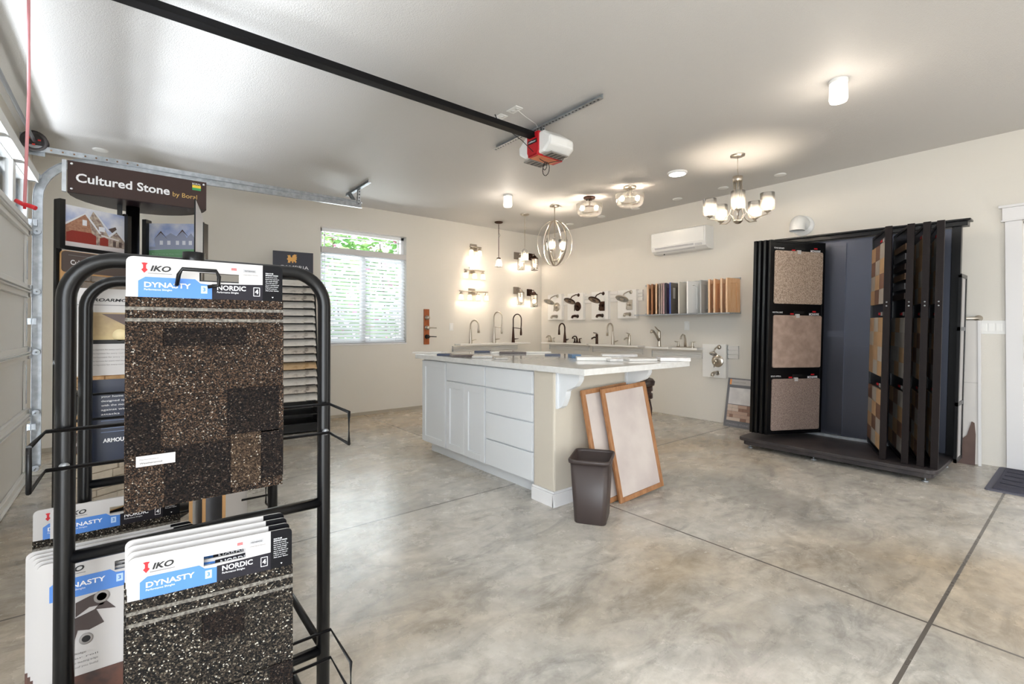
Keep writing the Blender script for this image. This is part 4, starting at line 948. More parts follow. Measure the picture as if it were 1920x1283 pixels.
b = wb_(); b.box(5.36, 0.76, 0.11, 5.42, 0.82, 2.04); b.build('upright', black, wr, bevel=0.003)
b = wb_(); b.box(5.36, 2.12, 0.11, 5.42, 2.18, 2.04); b.build('upright', black, wr, bevel=0.003)
b = wb_(); b.box(5.40, 0.8, 0.12, 5.41, 2.15, 2.03); b.build('back_sheet', metal_, wr)
b = wb_(); b.add([(5.395, 1.72, 0.14), (5.385, 1.575, 0.14), (5.385, 1.575, 1.97), (5.395, 1.72, 1.97), (5.41, 1.72, 0.14), (5.40, 1.575, 0.14), (5.40, 1.575, 1.97), (5.41, 1.72, 1.97)], [(0, 1, 2, 3), (7, 6, 5, 4), (0, 4, 5, 1), (3, 2, 6, 7), (0, 3, 7, 4), (1, 5, 6, 2)]); b.box(5.38, 1.58, 1.08, 5.395, 1.72, 1.14); b.build('rear_panel', metal_, wr)
b = wb_(); b.box(5.36, 1.315, 0.10, 5.375, 1.57, 1.985); b.box(5.355, 1.315, 1.0, 5.36, 1.57, 1.004); b.box(5.35, 1.565, 0.1, 5.375, 1.572, 1.985); b.build('rear_panel', metal_, wr)
carpets = [(mat('shag_carpet', (188, 168, 152), 0.95, c2=(148, 128, 112), nscale=95, lo=.42, hi=.58, bump=1.0, bscale=110, detail=2), 'TONE REFINED'),
           (mat('plush_carpet', (176, 152, 138), 0.95, c2=(154, 132, 120), nscale=14, bump=0.7, bscale=220), 'NEUTRAL BASE'), (mat('loop_carpet', (166, 146, 136), 0.95, c2=(126, 108, 100), nscale=170, lo=.42, hi=.58, bump=1.0, bscale=190, detail=2), 'BOLD APPEAL')]
def wing(f, bk, z0, z1, side, detail):
    """wing from front point f to hinge point bk (world xy); side=+1 shows the face on the right of travel"""
    f = Vector((f[0], f[1], 0)); bk = Vector((bk[0], bk[1], 0)); d_ = bk - f; L_ = d_.length; d_.normalize()
    R = Matrix(((d_.x, -d_.y, 0, f.x), (d_.y, d_.x, 0, f.y), (0, 0, 1, 0), (0, 0, 0, 1)))
    base = Matrix.Translation((-WRX, -WRY, 0)) @ Matrix.Translation((0, 1.5, 0)) @ TILT @ Matrix.Translation((0, -1.5, 0)) @ R
    def W(): return MB(base)
    b = W(); b.box(0, -0.015, z0, 0.022, 0.015, z1); b.box(L_ - 0.022, -0.012, z0, L_, 0.012, z1); b.box(0, -0.012, z1 - 0.02, L_, 0.012, z1); b.box(0, -0.012, z0, L_, 0.012, z0 + 0.02); b.box(0.01, -0.004, z0, L_ - 0.01, 0.004, z1)
    wg = b.build('wing', black, wr); H_ = z1 - z0
    sy = -1 if side > 0 else 1      # visible local side
    if detail == 'carpet':
        for k, (fr0, fr1, h0, h1) in enumerate(((.052, .325, .02, .05), (.384, .655, .35, .38), (.713, .98, .68, .71))):
            cm, nm = carpets[k]; za, zb = z1 - fr1 * H_, z1 - fr0 * H_
            b = MB(base); b.prism(rrect(0.05, za, L_ - 0.03, zb, 0.018), 1, sy * 0.006, sy * 0.02); b.build('carpet_sample', cm, wg, bevel=0.004, fix=True)
            hz = z1 - h1 * H_
            text('lettering', nm, inkw, wg, 0.045, 0.16, hz + .012, 0.014, y=-0.0075, M=base)
            text('lettering', 'MOHAWK', inkw, wg, L_ - 0.17, L_ - 0.05, hz - 0.004, 0.022, y=-0.0075, bold=0.02, M=base)
            MB(base).box(L_ - 0.13, -0.0075, hz + .026, L_ - 0.09, -0.0065, hz + .038).build('red_mark', inkr, wg); MB(base).box(L_ / 2 - 0.07, -0.0075, hz, L_ / 2 - 0.03, -0.0065, hz + .012).build('red_mark', inkr, wg)
            b = MB(base); b.box(L_ / 2 - 0.015, -0.0215, hz - 0.03, L_ / 2 + 0.025, -0.0065, hz + .006); b.build('tag', cardw, wg)
            b = MB(base); b.prism(rrect(L_ / 2 - 0.03, hz + .012, L_ / 2 + 0.09, hz + .034, 0.01), 1, -0.0045, -0.006); b.build('hand_slot', inkk, wg)
    elif detail:
        for k, (fr0, fr1) in enumerate(((.06, .33), (.39, .65), (.71, .97))):
            za, zb = z1 - fr1 * H_, z1 - fr0 * H_
            ms = [wmats[(detail + k * 2 + j) % len(wmats)] for j in range(3)]
            if detail == 2 and k == 0:
                for j in range(6):
                    b = MB(base); zz = zb - 0.02 - j * 0.08; b.box(0.12, sy * 0.006, zz - 0.05, L_ - 0.06, sy * 0.014, zz); b.build('wood_chip', chips[j % 3], wg)
                continue
            b = MB(base); x0 = 0.05; wdt = (L_ - 0.08) / 3
            for j in range(3):
                for i in range(4):
                    b.m = (i + j) % 3; zz0 = za + (zb - za) * i / 4; b.box(x0 + j * wdt, sy * 0.005, zz0, x0 + (j + 1) * wdt - .002, sy * 0.018, zz0 + (zb - za) / 4 - .001)
            b.build('wood_sample', ms, wg)
            hz = zb + 0.015
            b = MB(base); b.box(0.08, sy * 0.0042, hz, 0.13, sy * 0.006, hz + .03); b.box(0.16, sy * 0.0042, hz, 0.20, sy * 0.006, hz + .03); b.build('tag', cardw, wg)
            b = MB(base); b.box(0.23, sy * 0.0042, hz + .006, 0.30, sy * 0.006, hz + .026); b.build('red_mark', inkr, wg)
    return wg
wmats = [mat('plank_blond', (212, 178, 138), 0.4, c2=(196, 158, 116), nscale=8, stretch=(6, 6, 1)), mat('plank_grey', (168, 160, 152), 0.4, c2=(190, 184, 176), nscale=8, stretch=(6, 6, 1)), mat('plank_walnut', (118, 88, 72), 0.4, c2=(140, 106, 86), nscale=8, stretch=(6, 6, 1)),
         mat('plank_honey', (204, 170, 130), 0.4, c2=(186, 150, 108), nscale=8, stretch=(6, 6, 1)), mat('plank_white', (206, 200, 192), 0.4, c2=(186, 178, 168), nscale=8, stretch=(6, 6, 1))]
chips = [mat('chip_oak', (132, 104, 80), 0.5), mat('chip_grey', (120, 118, 122), 0.5), mat('chip_dark', (72, 58, 52), 0.5)]
for i, (yf, yb) in enumerate(((2.02, 1.745), (2.065, 1.83), (2.11, 1.91), (2.15, 1.99))):
    wing((4.755 - 0.003 * i, yf), (5.33, yb), 0.135, 2.0, 1, 'carpet' if i == 0 else None)
for i, (yf, yb, dt) in enumerate(((1.105, 1.345, 1), (0.965, 1.19, 2), (0.87, 1.05, 3), (0.79, 0.94, 4))):
    w_ = wing((4.755, yf), (5.33, yb), 0.125, 2.0, -1, dt)
    b = MB(Matrix.Translation((-WRX, -WRY, 0)) @ Matrix.Translation((0, 1.5, 0)) @ TILT @ Matrix.Translation((0, -1.5, 0))); b.box(4.735, yf - 0.022, 0.125, 4.757, yf + 0.022, 2.0); b.build('wing_edge', mat('wing_edge_brown', (24, 17, 17), 0.5, spec=0.2), w_)
    b = MB(Matrix.Translation((-WRX, -WRY, 0)) @ Matrix.Translation((0, 1.5, 0)) @ TILT @ Matrix.Translation((0, -1.5, 0)))
    for zz in (1.36, 1.39): b.sphere((4.734, yf, zz), 0.006, 6)
    b.build('rivet', galv, w_)
b = wb_(); b.box(5.20, 0.728, 0.10, 5.24, 0.748, 1.62); b.box(5.42, 0.728, 0.10, 5.45, 0.748, 1.62)
for z in (0.10, 0.56, 1.17, 1.6): b.box(5.20, 0.728, z, 5.45, 0.748, z + 0.03)
b.build('side_frame', black, wr)
b = wb_(); b.box(5.24, 0.735, 0.13, 5.42, 0.742, 1.6); b.build('side_sample', cardw, wr)

# white surround panel behind the rack with its torn cardboard and towel bar
t = thing('shower_surround_panel', 'tall glossy white wall panel leaning behind the rack with torn brown cardboard at its foot', 'wall panel sample', (5.63, 0.99, 0), RB)
MB(Matrix.Rotation(math.radians(-1.5), 4, 'X')).box(-0.33, -0.012, 0.01, 0.34, 0.0, 1.235).build('panel', mat('gloss_panel', (224, 220, 216), 0.2), t)
MB(Matrix.Rotation(math.radians(-1.5), 4, 'X')).box(0.34, -0.02, 0.0, 0.358, 0.004, 1.235).build('edge_trim', trimm, t)
MB(Matrix.Rotation(math.radians(-1.5), 4, 'X')).box(-0.33, -0.0135, 0.70, 0.34, -0.012, 0.703).build('groove', mat('groove_grey', (170, 166, 162), 0.5), t)
pl_ = [(-0.33, 0.0), (0.32, 0.0), (0.325, 0.26), (0.318, 0.36), (0.30, 0.37), (0.27, 0.25), (0.22, 0.19), (0.16, 0.165), (0.10, 0.18), (0.0, 0.19), (-0.15, 0.17), (-0.33, 0.18)]
MB(Matrix.Rotation(math.radians(-1.5), 4, 'X')).prism(pl_, 1, -0.019, -0.013).build('torn_cardboard', mat('brown_cardboard', (112, 92, 84), 0.85, c2=(98, 80, 76), nscale=5), t, fix=True)
p = PB(1835, 603); 
t = thing('towel_bar', 'short chrome bar on the wall above the white surround panel', 'towel bar', (XB, p.y, 1.255), RB)
MB().tube([(-0.42, -0.055, 0), (0.01, -0.055, 0)], 0.011, 12).build('bar', nickel, t)
MB().lathe([(0.0001, 0.065), (0.013, 0.06), (0.013, 0.02), (0.026, 0.012), (0.028, 0)], (0, 0, 0), 16, '-y').build('post', nickel, t)
MB().lathe([(0.0001, 0.065), (0.013, 0.06), (0.013, 0.02), (0.026, 0.012), (0.028, 0)], (-0.41, 0, 0), 16, '-y').build('post', nickel, t)
# door mat
t = thing('door_mat', 'dark blue-grey door mat on the floor at the entry door', 'mat', (5.27, 0.17, 0))
matm = mat('mat_grey', (78, 78, 92), 0.95, c2=(66, 66, 80), nscale=30, bump=0.6, bscale=200)
MB().prism(rrect(-0.44, -0.52, 0.42, 0.36, 0.02), 2, 0, 0.008).build('backing', mat('mat_rubber', (98, 98, 110), 0.8), t)
b = MB(); b.box(-0.40, -0.48, 0.008, 0.38, 0.32, 0.014)
for k in range(5): b.tube([(-0.38 + k * 0.16, -0.46, 0.014), (-0.2 + k * 0.14, 0.30, 0.014)], 0.004, 5)
b.build('pile', matm, t)
# tile sample board leaning on the right wall
t = thing('tile_sample_board', 'grey sample board with white and brown stone tiles leaning on the right wall', 'tile sample', (5.575, 2.85, 0), RB + math.radians(-3))
M = Matrix.Rotation(math.radians(-12), 4, 'X')
gfm = mat('board_grey', (112, 112, 118), 0.5)
MB(M).box(0, 0, 0, 0.42, 0.01, 0.58).build('board', gfm, t)
MB(M).box(0.03, -0.004, 0.50, 0.40, 0, 0.565).build('header', cardw, t); MB(M).box(0.03, -0.006, 0.50, 0.05, -0.004, 0.565).build('orange_stripe', mat('orange_tab', (232, 156, 92), 0.5), t)
text('lettering', 'MOSAIC STONE', inkg, t, 0.07, 0.22, 0.525, 0.012, y=-0.0045, M=M)
MB(M).box(0.035, -0.008, 0.27, 0.385, 0, 0.465).build('white_tile', mat('white_marble_tile', (226, 224, 224), 0.4, c2=(206, 204, 206), nscale=8), t)
b = MB(M); rnd = random.Random(5)
for r_ in range(5):
    x = 0.035
    while x < 0.385:
        w_ = min(rnd.uniform(0.03, 0.11), 0.385 - x); b.m = rnd.randrange(3); b.box(x, -0.008 - rnd.random() * .004, 0.075 + r_ * 0.038, x + w_ - .001, 0, 0.075 + r_ * 0.038 + .036); x += w_
b.build('brown_tile', [mat('tile_tan', (184, 158, 142), 0.6), mat('tile_brown', (142, 112, 98), 0.6), mat('tile_cream', (206, 190, 178), 0.6)], t)
text('lettering', 'STACKED STONE', mat('ink_pale', (160, 160, 166), 0.6), t, 0.03, 0.30, 0.025, 0.02, y=-0.001, M=M)

# ---------------------------------------------------------------- quartz stand by the back wall
cs = thing('quartz_sample_stand', 'black slanted stand of quartz samples with a dark dragon sign near the window', 'display stand', (1.50, 5.90, 0), math.radians(-8))
SW = 0.44
b = MB()
for x in (-SW / 2 - 0.012, SW / 2): b.prism([(-0.36, 0.0), (0.06, 0.0), (0.06, 1.78), (0.0, 1.78), (-0.34, 0.28), (-0.36, 0.25)], 0, x, x + 0.012)
b.build('side_panel', black, cs, fix=True)
b = MB(); b.box(-SW / 2, 0.04, 0.0, SW / 2, 0.055, 1.78); b.box(-SW / 2, -0.34, 0.02, SW / 2, -0.33, 0.10); b.box(-SW / 2, -0.33, 0.10, SW / 2, 0.04, 0.112); b.box(-SW / 2, -0.32, 0.20, SW / 2, 0.04, 0.212); b.build('back_panel', black, cs)
MB().box(-0.22, 0.0, 1.78, 0.21, 0.012, 2.06).build('sign_board', mat('sign_navy', (30, 32, 48), 0.4), cs)
text('lettering', 'CAMBRIA', inkw, cs, -0.15, 0.16, 1.86, 0.04, y=-0.001)
drg = [(-.05,.0),(-.045,.03),(-.06,.05),(-.045,.075),(-.055,.10),(-.02,.105),(-.015,.08),(0,.07),(.005,.10),(.03,.118),(.06,.112),(.045,.095),(.062,.085),(.05,.07),(.06,.055),(.045,.04),(.055,.015),(.04,0),(.03,.02),(.015,.02),(.018,0),(0,0),(-.002,.022),(-.02,.022),(-.022,0)]
MB().prism([(u * .9 - 0.02, 1.93 + v * .85) for u, v in drg], 1, -0.003, 0.0).build('emblem', mat('emblem_gold', (226, 170, 92), 0.5), cs, fix=True)
qm = [mat('quartz_%d' % i, c, 0.25, c2=c2, nscale=14, lo=.5, hi=.66) for i, (c, c2) in enumerate((((236, 232, 226), (222, 218, 212)), ((226, 220, 212), (180, 172, 164)), ((214, 206, 196), (146, 136, 128)), ((232, 228, 222), (214, 208, 200)), ((218, 188, 148), (196, 160, 118))))]
seq = [0, 1, 2, 3, 0, 3, 0, 1, 0, 2, 3, 4, 1, 3, 2, 0]
cth = math.radians(-8)
pos_lb = ['topmost', 'second from the top', 'third from the top', 'fourth from the top', 'fifth from the top', 'sixth from the top', 'seventh from the top', 'eighth from the top', 'eighth from the bottom', 'seventh from the bottom', 'sixth from the bottom', 'fifth from the bottom', 'fourth from the bottom', 'third from the bottom', 'second from the bottom', 'lowest']
qn = ['white', 'pale grey speckled', 'grey veined', 'off-white', 'golden tan']
for k in range(16):
    u = k / 15; z = 1.70 - 1.30 * u; y = -0.015 - 0.30 * u; M_ = Matrix.Rotation(math.radians(38), 4, 'X')
    q = Matrix.Rotation(cth, 3, 'Z') @ Vector((0, y, z))
    lb = '%s quartz sample, %s in the slanted stand' % (qn[seq[k]], pos_lb[k])
    t = thing('quartz_sample', lb, 'quartz sample', (1.50 + q.x, 5.90 + q.y, z), cth, 'quartz samples in the slanted stand')
    MB(M_).box(-SW / 2 + .006, -0.05, -0.012, SW / 2 - .006, 0.055, 0.0).build('slab', qm[seq[k]], t)
    MB(M_).box(SW / 2 - 0.13, -0.052, -0.009, SW / 2 - 0.03, -0.0502, -0.003).build('name_label', inkk, t)
    MB(M_).box(-0.02, -0.056, -0.016, 0.02, -0.048, -0.0125).build('finger_tab', inkk, t)
# slot shelves of the stand
b = MB()
for k in range(16):
    u = k / 15; z = 1.70 - 1.30 * u; y = -0.015 - 0.30 * u; M_ = Matrix.Translation((0, y, z)) @ Matrix.Rotation(math.radians(38), 4, 'X')
    vs = [M_ @ Vector(p) for p in ((-SW / 2, -0.048, -0.017), (SW / 2, -0.048, -0.017), (SW / 2, 0.06, -0.017), (-SW / 2, 0.06, -0.017), (-SW / 2, -0.048, -0.0125), (SW / 2, -0.048, -0.0125), (SW / 2, 0.06, -0.0125), (-SW / 2, 0.06, -0.0125))]
    b.add(vs, [(0, 3, 2, 1), (4, 5, 6, 7), (0, 1, 5, 4), (1, 2, 6, 5), (2, 3, 7, 6), (3, 0, 4, 7)])
b.build('shelf_slots', black, cs)

# ---------------------------------------------------------------- cultured stone tower
TX, TYy = 0.02, 3.78
tw = thing('stone_display_tower', 'tall display tower with dark brown Cultured Stone sign above the shingle rack', 'display tower', (TX, TYy, 0))
sgm = mat('sign_brown', (58, 40, 36), 0.4, spec=0.25)
MB().tube([(0, 0, 0.03), (0, 0, 1.96)], 0.034, 20).build('pole', black, tw); MB().box(-0.075, -0.03, 0.03, -0.05, 0.0, 1.96).build('side_post', black, tw)
MB().lathe([(0.0001, 0.03), (0.30, 0.03), (0.32, 0.015), (0.32, 0.0)], n=36).build('base', black, tw)
sx0, sx1, sy_, sz0, sz1 = -0.285, 0.365, -0.20, 1.925, 2.10
MB().box(sx0, sy_, sz0, sx1, sy_ + 0.008, sz1).build('sign_board', sgm, tw)
b = MB(); b.box(sx0 - .022, sy_ - 0.004, sz0, sx0 - .004, sy_ + 0.02, sz1); b.build('sign_edge', galv, tw)
b = MB(); b.prism([(sx0, sy_ + .008)] + [(0.04 + 0.325 * math.cos(math.radians(a)), sy_ + .008 + 0.36 * math.sin(math.radians(a))) for a in range(180, -1, -12)][::-1][:-1] if False else [(0.04 + 0.325 * math.cos(math.radians(a)), sy_ + .008 + 0.36 * math.sin(math.radians(a))) for a in range(0, 181, 12)], 2, sz0 - 0.002, sz0 + 0.008)
b.build('sign_shelf', mat('shelf_brown', (40, 26, 30), 0.4, spec=0.3), tw, fix=True)
for x, z in ((sx0 + .018, sz1 - .018), (sx0 + .018, sz0 + .018), (sx1 - .015, sz1 - .018)): MB().sphere((x, sy_ - 0.002, z), 0.008, 8).build('bolt', chrome, tw)
text('lettering', 'Cultured Stone', inkw, tw, sx0 + .035, sx0 + .46, sz0 + 0.062, 0.048, y=sy_ - 0.001, bold=0.022)
text('lettering', 'by Boral', inkgold, tw, sx0 + .475, sx0 + .60, sz0 + 0.058, 0.028, y=sy_ - 0.001)
b = MB(); b.box(sx1 - .075, sy_ - 0.001, sz1 - .045, sx1 - .03, sy_, sz1 - .028); b.build('logo_yellow', mat('logo_yellow', (238, 204, 60), 0.5), tw)
b = MB(); b.box(sx1 - .075, sy_ - 0.001, sz1 - .06, sx1 - .03, sy_, sz1 - .045); b.build('logo_green', mat('logo_green', (40, 150, 84), 0.5), tw)
text('lettering', 'BORAL', inkw, tw, sx1 - .075, sx1 - .03, sz1 - .025, 0.010, y=sy_ - 0.001)
# two wings carrying photo frames and stone boards
def frameM(x, y, ang): return Matrix.Translation((x - TX, y - TYy, 0)) @ Matrix.Rotation(math.radians(ang), 4, 'Z')
ML_ = frameM(-0.285, 3.575, 33); MR_ = frameM(0.105, 3.90, -36)
sky_ = mat('print_sky', (150, 168, 214), 0.4, c2=(224, 226, 236), nscale=9); brick = mat('print_brick', (150, 104, 84), 0.5, c2=(176, 132, 106), nscale=90); prdoor = mat('print_red', (140, 44, 34), 0.4)
roofm = mat('print_roof', (86, 70, 66), 0.5); snow = mat('print_drive', (216, 208, 208), 0.5); prgreen = mat('print_green', (110, 158, 118), 0.5); prgrey = mat('print_grey', (150, 156, 180), 0.5); prwin = mat('print_window', (226, 228, 236), 0.4)
def photoframe(M, w_, z0, h_, kind):
    b = MB(M); f = 0.022
    b.box(-0.025, -0.03, z0 - .02, 0.0, 0.02, z0 + h_ + .02); b.box(w_, -0.03, z0 - .02, w_ + .022, 0.02, z0 + h_ + 0.0); b.box(0, -0.02, z0 - f, w_, 0.0, z0); b.box(0, 0.0, z0, w_, 0.008, z0 + h_)
    fr = b.build('photo_frame', black, tw)
    P = lambda poly, m, y: MB(M).prism([(u * w_, z0 + v * h_) for u, v in poly], 1, y - .0004, y).build('print', m, fr, fix=True)
    P([(0, 0), (1, 0), (1, 1), (0, 1)], sky_, -0.0006)
    if kind == 0:
        P([(0, 0), (1, 0), (1, .12), (0, .12)], snow, -0.0012)
        P([(0, .12), (.58, .12), (.58, .45), (.33, .86), (0, .52)], brick, -0.0016); P([(.5, .12), (1, .12), (1, .34), (.86, .56), (.72, .40), (.6, .72), (.47, .95), (.4, .72)], mat('print_taupe', (128, 106, 104), 0.5, c2=(190, 176, 160), nscale=60), -0.0020)
        P([(.06, .12), (.52, .12), (.52, .34), (.44, .40), (.14, .40), (.06, .34)], prdoor, -0.0024); P([(.58, .13), (.72, .13), (.72, .31), (.65, .35), (.58, .31)], prdoor, -0.0024)
        for q in (((0, .52), (.33, .86), (.36, .86), (0, .46)), ((.33, .86), (.36, .88), (.60, .42), (.57, .42)), ((.47, .95), (.50, .95), (.74, .52), (.71, .52)), ((.72, .40), (.86, .60), (.88, .56), (.74, .36)), ((.86, .60), (1, .36), (1, .30), (.84, .56))): P(q, prwin, -0.0028)
        P([(.72, .58), (.84, .66), (.90, .50), (.78, .50)], roofm, -0.0024); P([(.30, .56), (.37, .56), (.37, .70), (.30, .70)], prwin, -0.0030); P([(.56, .48), (.66, .48), (.66, .60), (.56, .60)], prwin, -0.0030); P([(.6, .36), (.9, .30), (.9, .34), (.6, .40)], snow, -0.003)
        for q in ((.80, .14), (.90, .14)): P([(q[0], .14), (q[0] + .05, .14), (q[0] + .05, .28), (q[0], .28)], roofm, -0.0030)
    else:
        P([(0, 0), (1, 0), (1, .30), (0, .22)], prgreen, -0.0012); P([(0, .24), (1, .26), (1, .34), (0, .32)], prgrey, -0.0016)
        P([(.12, .32), (.84, .32), (.86, .55), (.78, .72), (.70, .58), (.62, .80), (.52, .62), (.40, .72), (.28, .60), (.22, .76), (.10, .55)], prgrey, -0.0020)
        for u in (.2, .34, .5, .62, .74): P([(u, .38), (u + .06, .38), (u + .06, .5), (u, .5)], prwin, -0.0026)
        for q in (((.10, .55), (.22, .78), (.34, .55), (.22, .73)), ((.50, .60), (.62, .83), (.74, .60), (.62, .78))): P(q, roofm, -0.0028)
        text('lettering', 'Bring Stone to Your Home', inkw, fr, w_ * .06, w_ * .62, z0 + h_ * .10, 0.006, y=-0.0016, M=M)
photoframe(ML_, 0.315, 1.625, 0.23, 0); photoframe(MR_, 0.34, 1.63, 0.225, 1)
stonemats = [mat('stone_grey', (112, 104, 98), 0.9, c2=(150, 138, 126), nscale=12, bump=1.0, bscale=30), mat('stone_tan', (184, 140, 96), 0.9, c2=(206, 174, 132), nscale=12, bump=1.0, bscale=30), mat('stone_pale', (176, 166, 150), 0.9, c2=(200, 190, 174), nscale=10, bump=1.0, bscale=30)]
hdrm = mat('header_brown', (84, 72, 68), 0.45)
def stoneboard(M, w_, ztop, sm, lb, seed):
    h_ = 0.50
    t = thing('stone_sample_board', lb, 'stone sample board', (TX + M.translation.x, TYy + M.translation.y, ztop - h_), M.to_euler().z)
    MB().prism(rrect(-0.012, 0, w_ + .012, h_, 0.02), 1, -0.014, -0.004).build('backing', kraft, t, fix=True)
    MB().prism(rrect(-0.009, h_ - .118, w_ + .009, h_ - .003, 0.018), 1, -0.019, -0.014).build('header', hdrm, t, fix=True)
    text('lettering', 'Cultured Stone', inkw, t, 0.03, 0.22, h_ - .075, 0.026, y=-0.0195, bold=0.02)
    MB().box(0.02, -0.0195, h_ - .025, 0.14, -0.019, h_ - .022).build('rule', inkg, t)
    rnd = random.Random(seed); b = MB(); z = 0.01
    while z < h_ - .13:
        rh = rnd.uniform(.035, .06); rh = min(rh, h_ - .12 - z); x = 0
        while x < w_ - .001:
            ww = min(rnd.uniform(.07, .17), w_ - x); dd = rnd.uniform(.012, .026); b.box(x + .001, -0.014 - dd, z + .001, x + ww - .002, -0.014, z + rh - .002); x += ww
        z += rh
    b.build('stone_veneer', sm, t, bevel=0.006)
    return t
for k, (zt, lb) in enumerate(((1.598, 'grey ledge stone board under the brick house photo'), (1.09, 'tan stone board in the middle row of the left tower side'), (0.585, 'pale rough stone board in the lowest row of the left tower side'))):
    stoneboard(ML_ @ Matrix.Translation((0.0, 0.0, 0)), 0.31, zt, stonemats[k], lb, 10 + k)
stoneboard(MR_ @ Matrix.Translation((0.02, 0.0, 0)), 0.31, 1.598, stonemats[2], 'pale stone board under the grey house photo', 21)
stoneboard(MR_ @ Matrix.Translation((0.02, 0.0, 0)), 0.31, 1.09, stonemats[0], 'grey stone board in the middle row of the right tower side', 22)
stoneboard(MR_ @ Matrix.Translation((0.02, 0.0, 0)), 0.31, 0.585, stonemats[1], 'tan stone board in the lowest row of the right tower side', 23)
for M in (ML_, MR_):
    b = MB(M); b.box(-0.025, 0.0, 0.05, 0.0, 0.022, 1.87); b.box(0.315, 0.0, 0.05, 0.337, 0.022, 1.87); b.box(0, 0.002, 0.05, 0.315, 0.008, 0.08); b.build('wing_frame', black, tw)
# curved white leaflet holder seen edge-on
t = thing('leaflet_holder', 'curved white leaflet panel seen nearly edge-on at the right end of the stone sign', 'leaflet', (0.33, 3.52, 1.45), math.radians(-97))
b = MB(); n = 10; vs = []
for i in range(n + 1):
    u = i / n; x = 0.34 * u; y = 0.03 * math.sin(PI * u); zt = 0.34 + 0.10 * u * u
    vs += [(x, y, 0), (x, y, zt), (x, y + .004, zt), (x, y + .004, 0)]
b.add(vs, [(i * 4 + j, i * 4 + (j + 1) % 4, i * 4 + 4 + (j + 1) % 4, i * 4 + 4 + j) for i in range(n) for j in range(4)] + [(0, 3, 2, 1), (n * 4, n * 4 + 1, n * 4 + 2, n * 4 + 3)], True)
b.build('sheet', cardw, t, fix=True)
MB().tube([(0, 0, 0), (0, 0, .345), (0.17, .03, .37), (0.34, 0, .445), (0.34, 0, 0)], 0.004, 6).build('wire_edge', black, t)
text('lettering', 'STONE PROFILES', inkg, t, 0.05, 0.28, 0.27, 0.03, y=-0.004)
t_ = MB().box(0.0, -0.003, -0.3, 0.01, 0.003, 0.0).build('support_rod', black, t)
# ---------------------------------------------------------------- shingle rack in the foreground
RX0, RX1, RY, RY2, RTOP, TRr = -0.098, 0.413, 1.32, 1.90, 1.315, 0.0165
rack = thing('shingle_rack', 'black tubular metal rack holding roofing shingle sample boards in the foreground', 'display rack', (0.1575, RY, 0))
def rb_(): return MB(Matrix.Translation((-0.1575, -RY, 0)))
def arch(y):
    r = 0.085; pts = [(RX0, y, 0.0), (RX0, y, 0.7), (RX0, y, RTOP - r)]
    pts += [(RX0 + r - r * math.cos(math.radians(a)), y, RTOP - r + r * math.sin(math.radians(a))) for a in range(10, 91, 10)]
    pts += [(RX1 - r + r * math.sin(math.radians(a)), y, RTOP - r + r * math.cos(math.radians(a))) for a in range(0, 91, 10)]
    pts += [(RX1, y, 0.7), (RX1, y, 0.0)]
    return pts
for y, nm in ((RY, 'front_frame'), (RY2, 'rear_frame')): rb_().tube(arch(y), TRr, 18).build(nm, black, rack)
for y in (RY, RY2):
    for z in (0.702, 0.306): rb_().tube([(RX0, y, z), (RX1, y, z)], 0.013, 14).build('crossbar', black, rack)
for x in (RX0, RX1): rb_().tube([(x, RY, 0.06), (x, RY2, 0.06)], 0.013, 12).build('foot_rail', black, rack)
for x in (RX0, RX1): rb_().tube([(x, RY, 0.306), (x, RY2, 0.306)], 0.010, 12).build('side_rail', black, rack)
def loop(z1, z0, xa, xb, y, yo):
    b = rb_(); r = 0.004
    b.tube([(xa - .005, yo, z1), (xa, y, z1), (xb, y, z1), (xb - .004, yo, z1), (xb - .004, yo, z0), (xb, y, z0), (xa, y, z0), (xa - .005, yo, z0), (xa - .005, yo, z1)], r, 8); b.build('wire_hanger', black, rack)
loop(0.968, 0.892, -0.124, 0.418, 1.292, 1.135)
loop(0.367, 0.293, -0.124, 0.424, 1.292, 1.135)
loop(0.968, 0.892, -0.124, 0.43, 1.93, 2.07)
loop(0.555, 0.48, -0.124, 0.43, 1.93, 2.07)
for x, z in ((RX0, 0.892), (RX1, 0.892), (0.165, 0.700)): rb_().lathe([(0.0001, 0.008), (0.007, 0.006), (0.009, 0)], (x, RY - TRr + .001, z), 12, '-y').build('bolt', galv, rack)
# hook through the handle slot of the top board
HKX = 0.118
rb_().tube([(HKX - .036, RY - .01, 1.262), (HKX - .036, RY - .07, 1.266), (HKX - .034, RY - .082, 1.285), (HKX - .028, RY - .085, 1.297), (HKX + .034, RY - .085, 1.297), (HKX + .04, RY - .082, 1.285), (HKX + .04, RY - .075, 1.266), (HKX + .02, RY - .07, 1.262)], 0.0042, 10).build('hook', black, rack)
rb_().box(HKX - .018, RY - .02, 1.235, HKX + .012, RY - .004, 1.30).build('hook_plate', black, rack)
rb_().tube([(HKX, RY, 1.31), (HKX, RY, 1.345)], 0.022, 18).build('top_socket', black, rack)

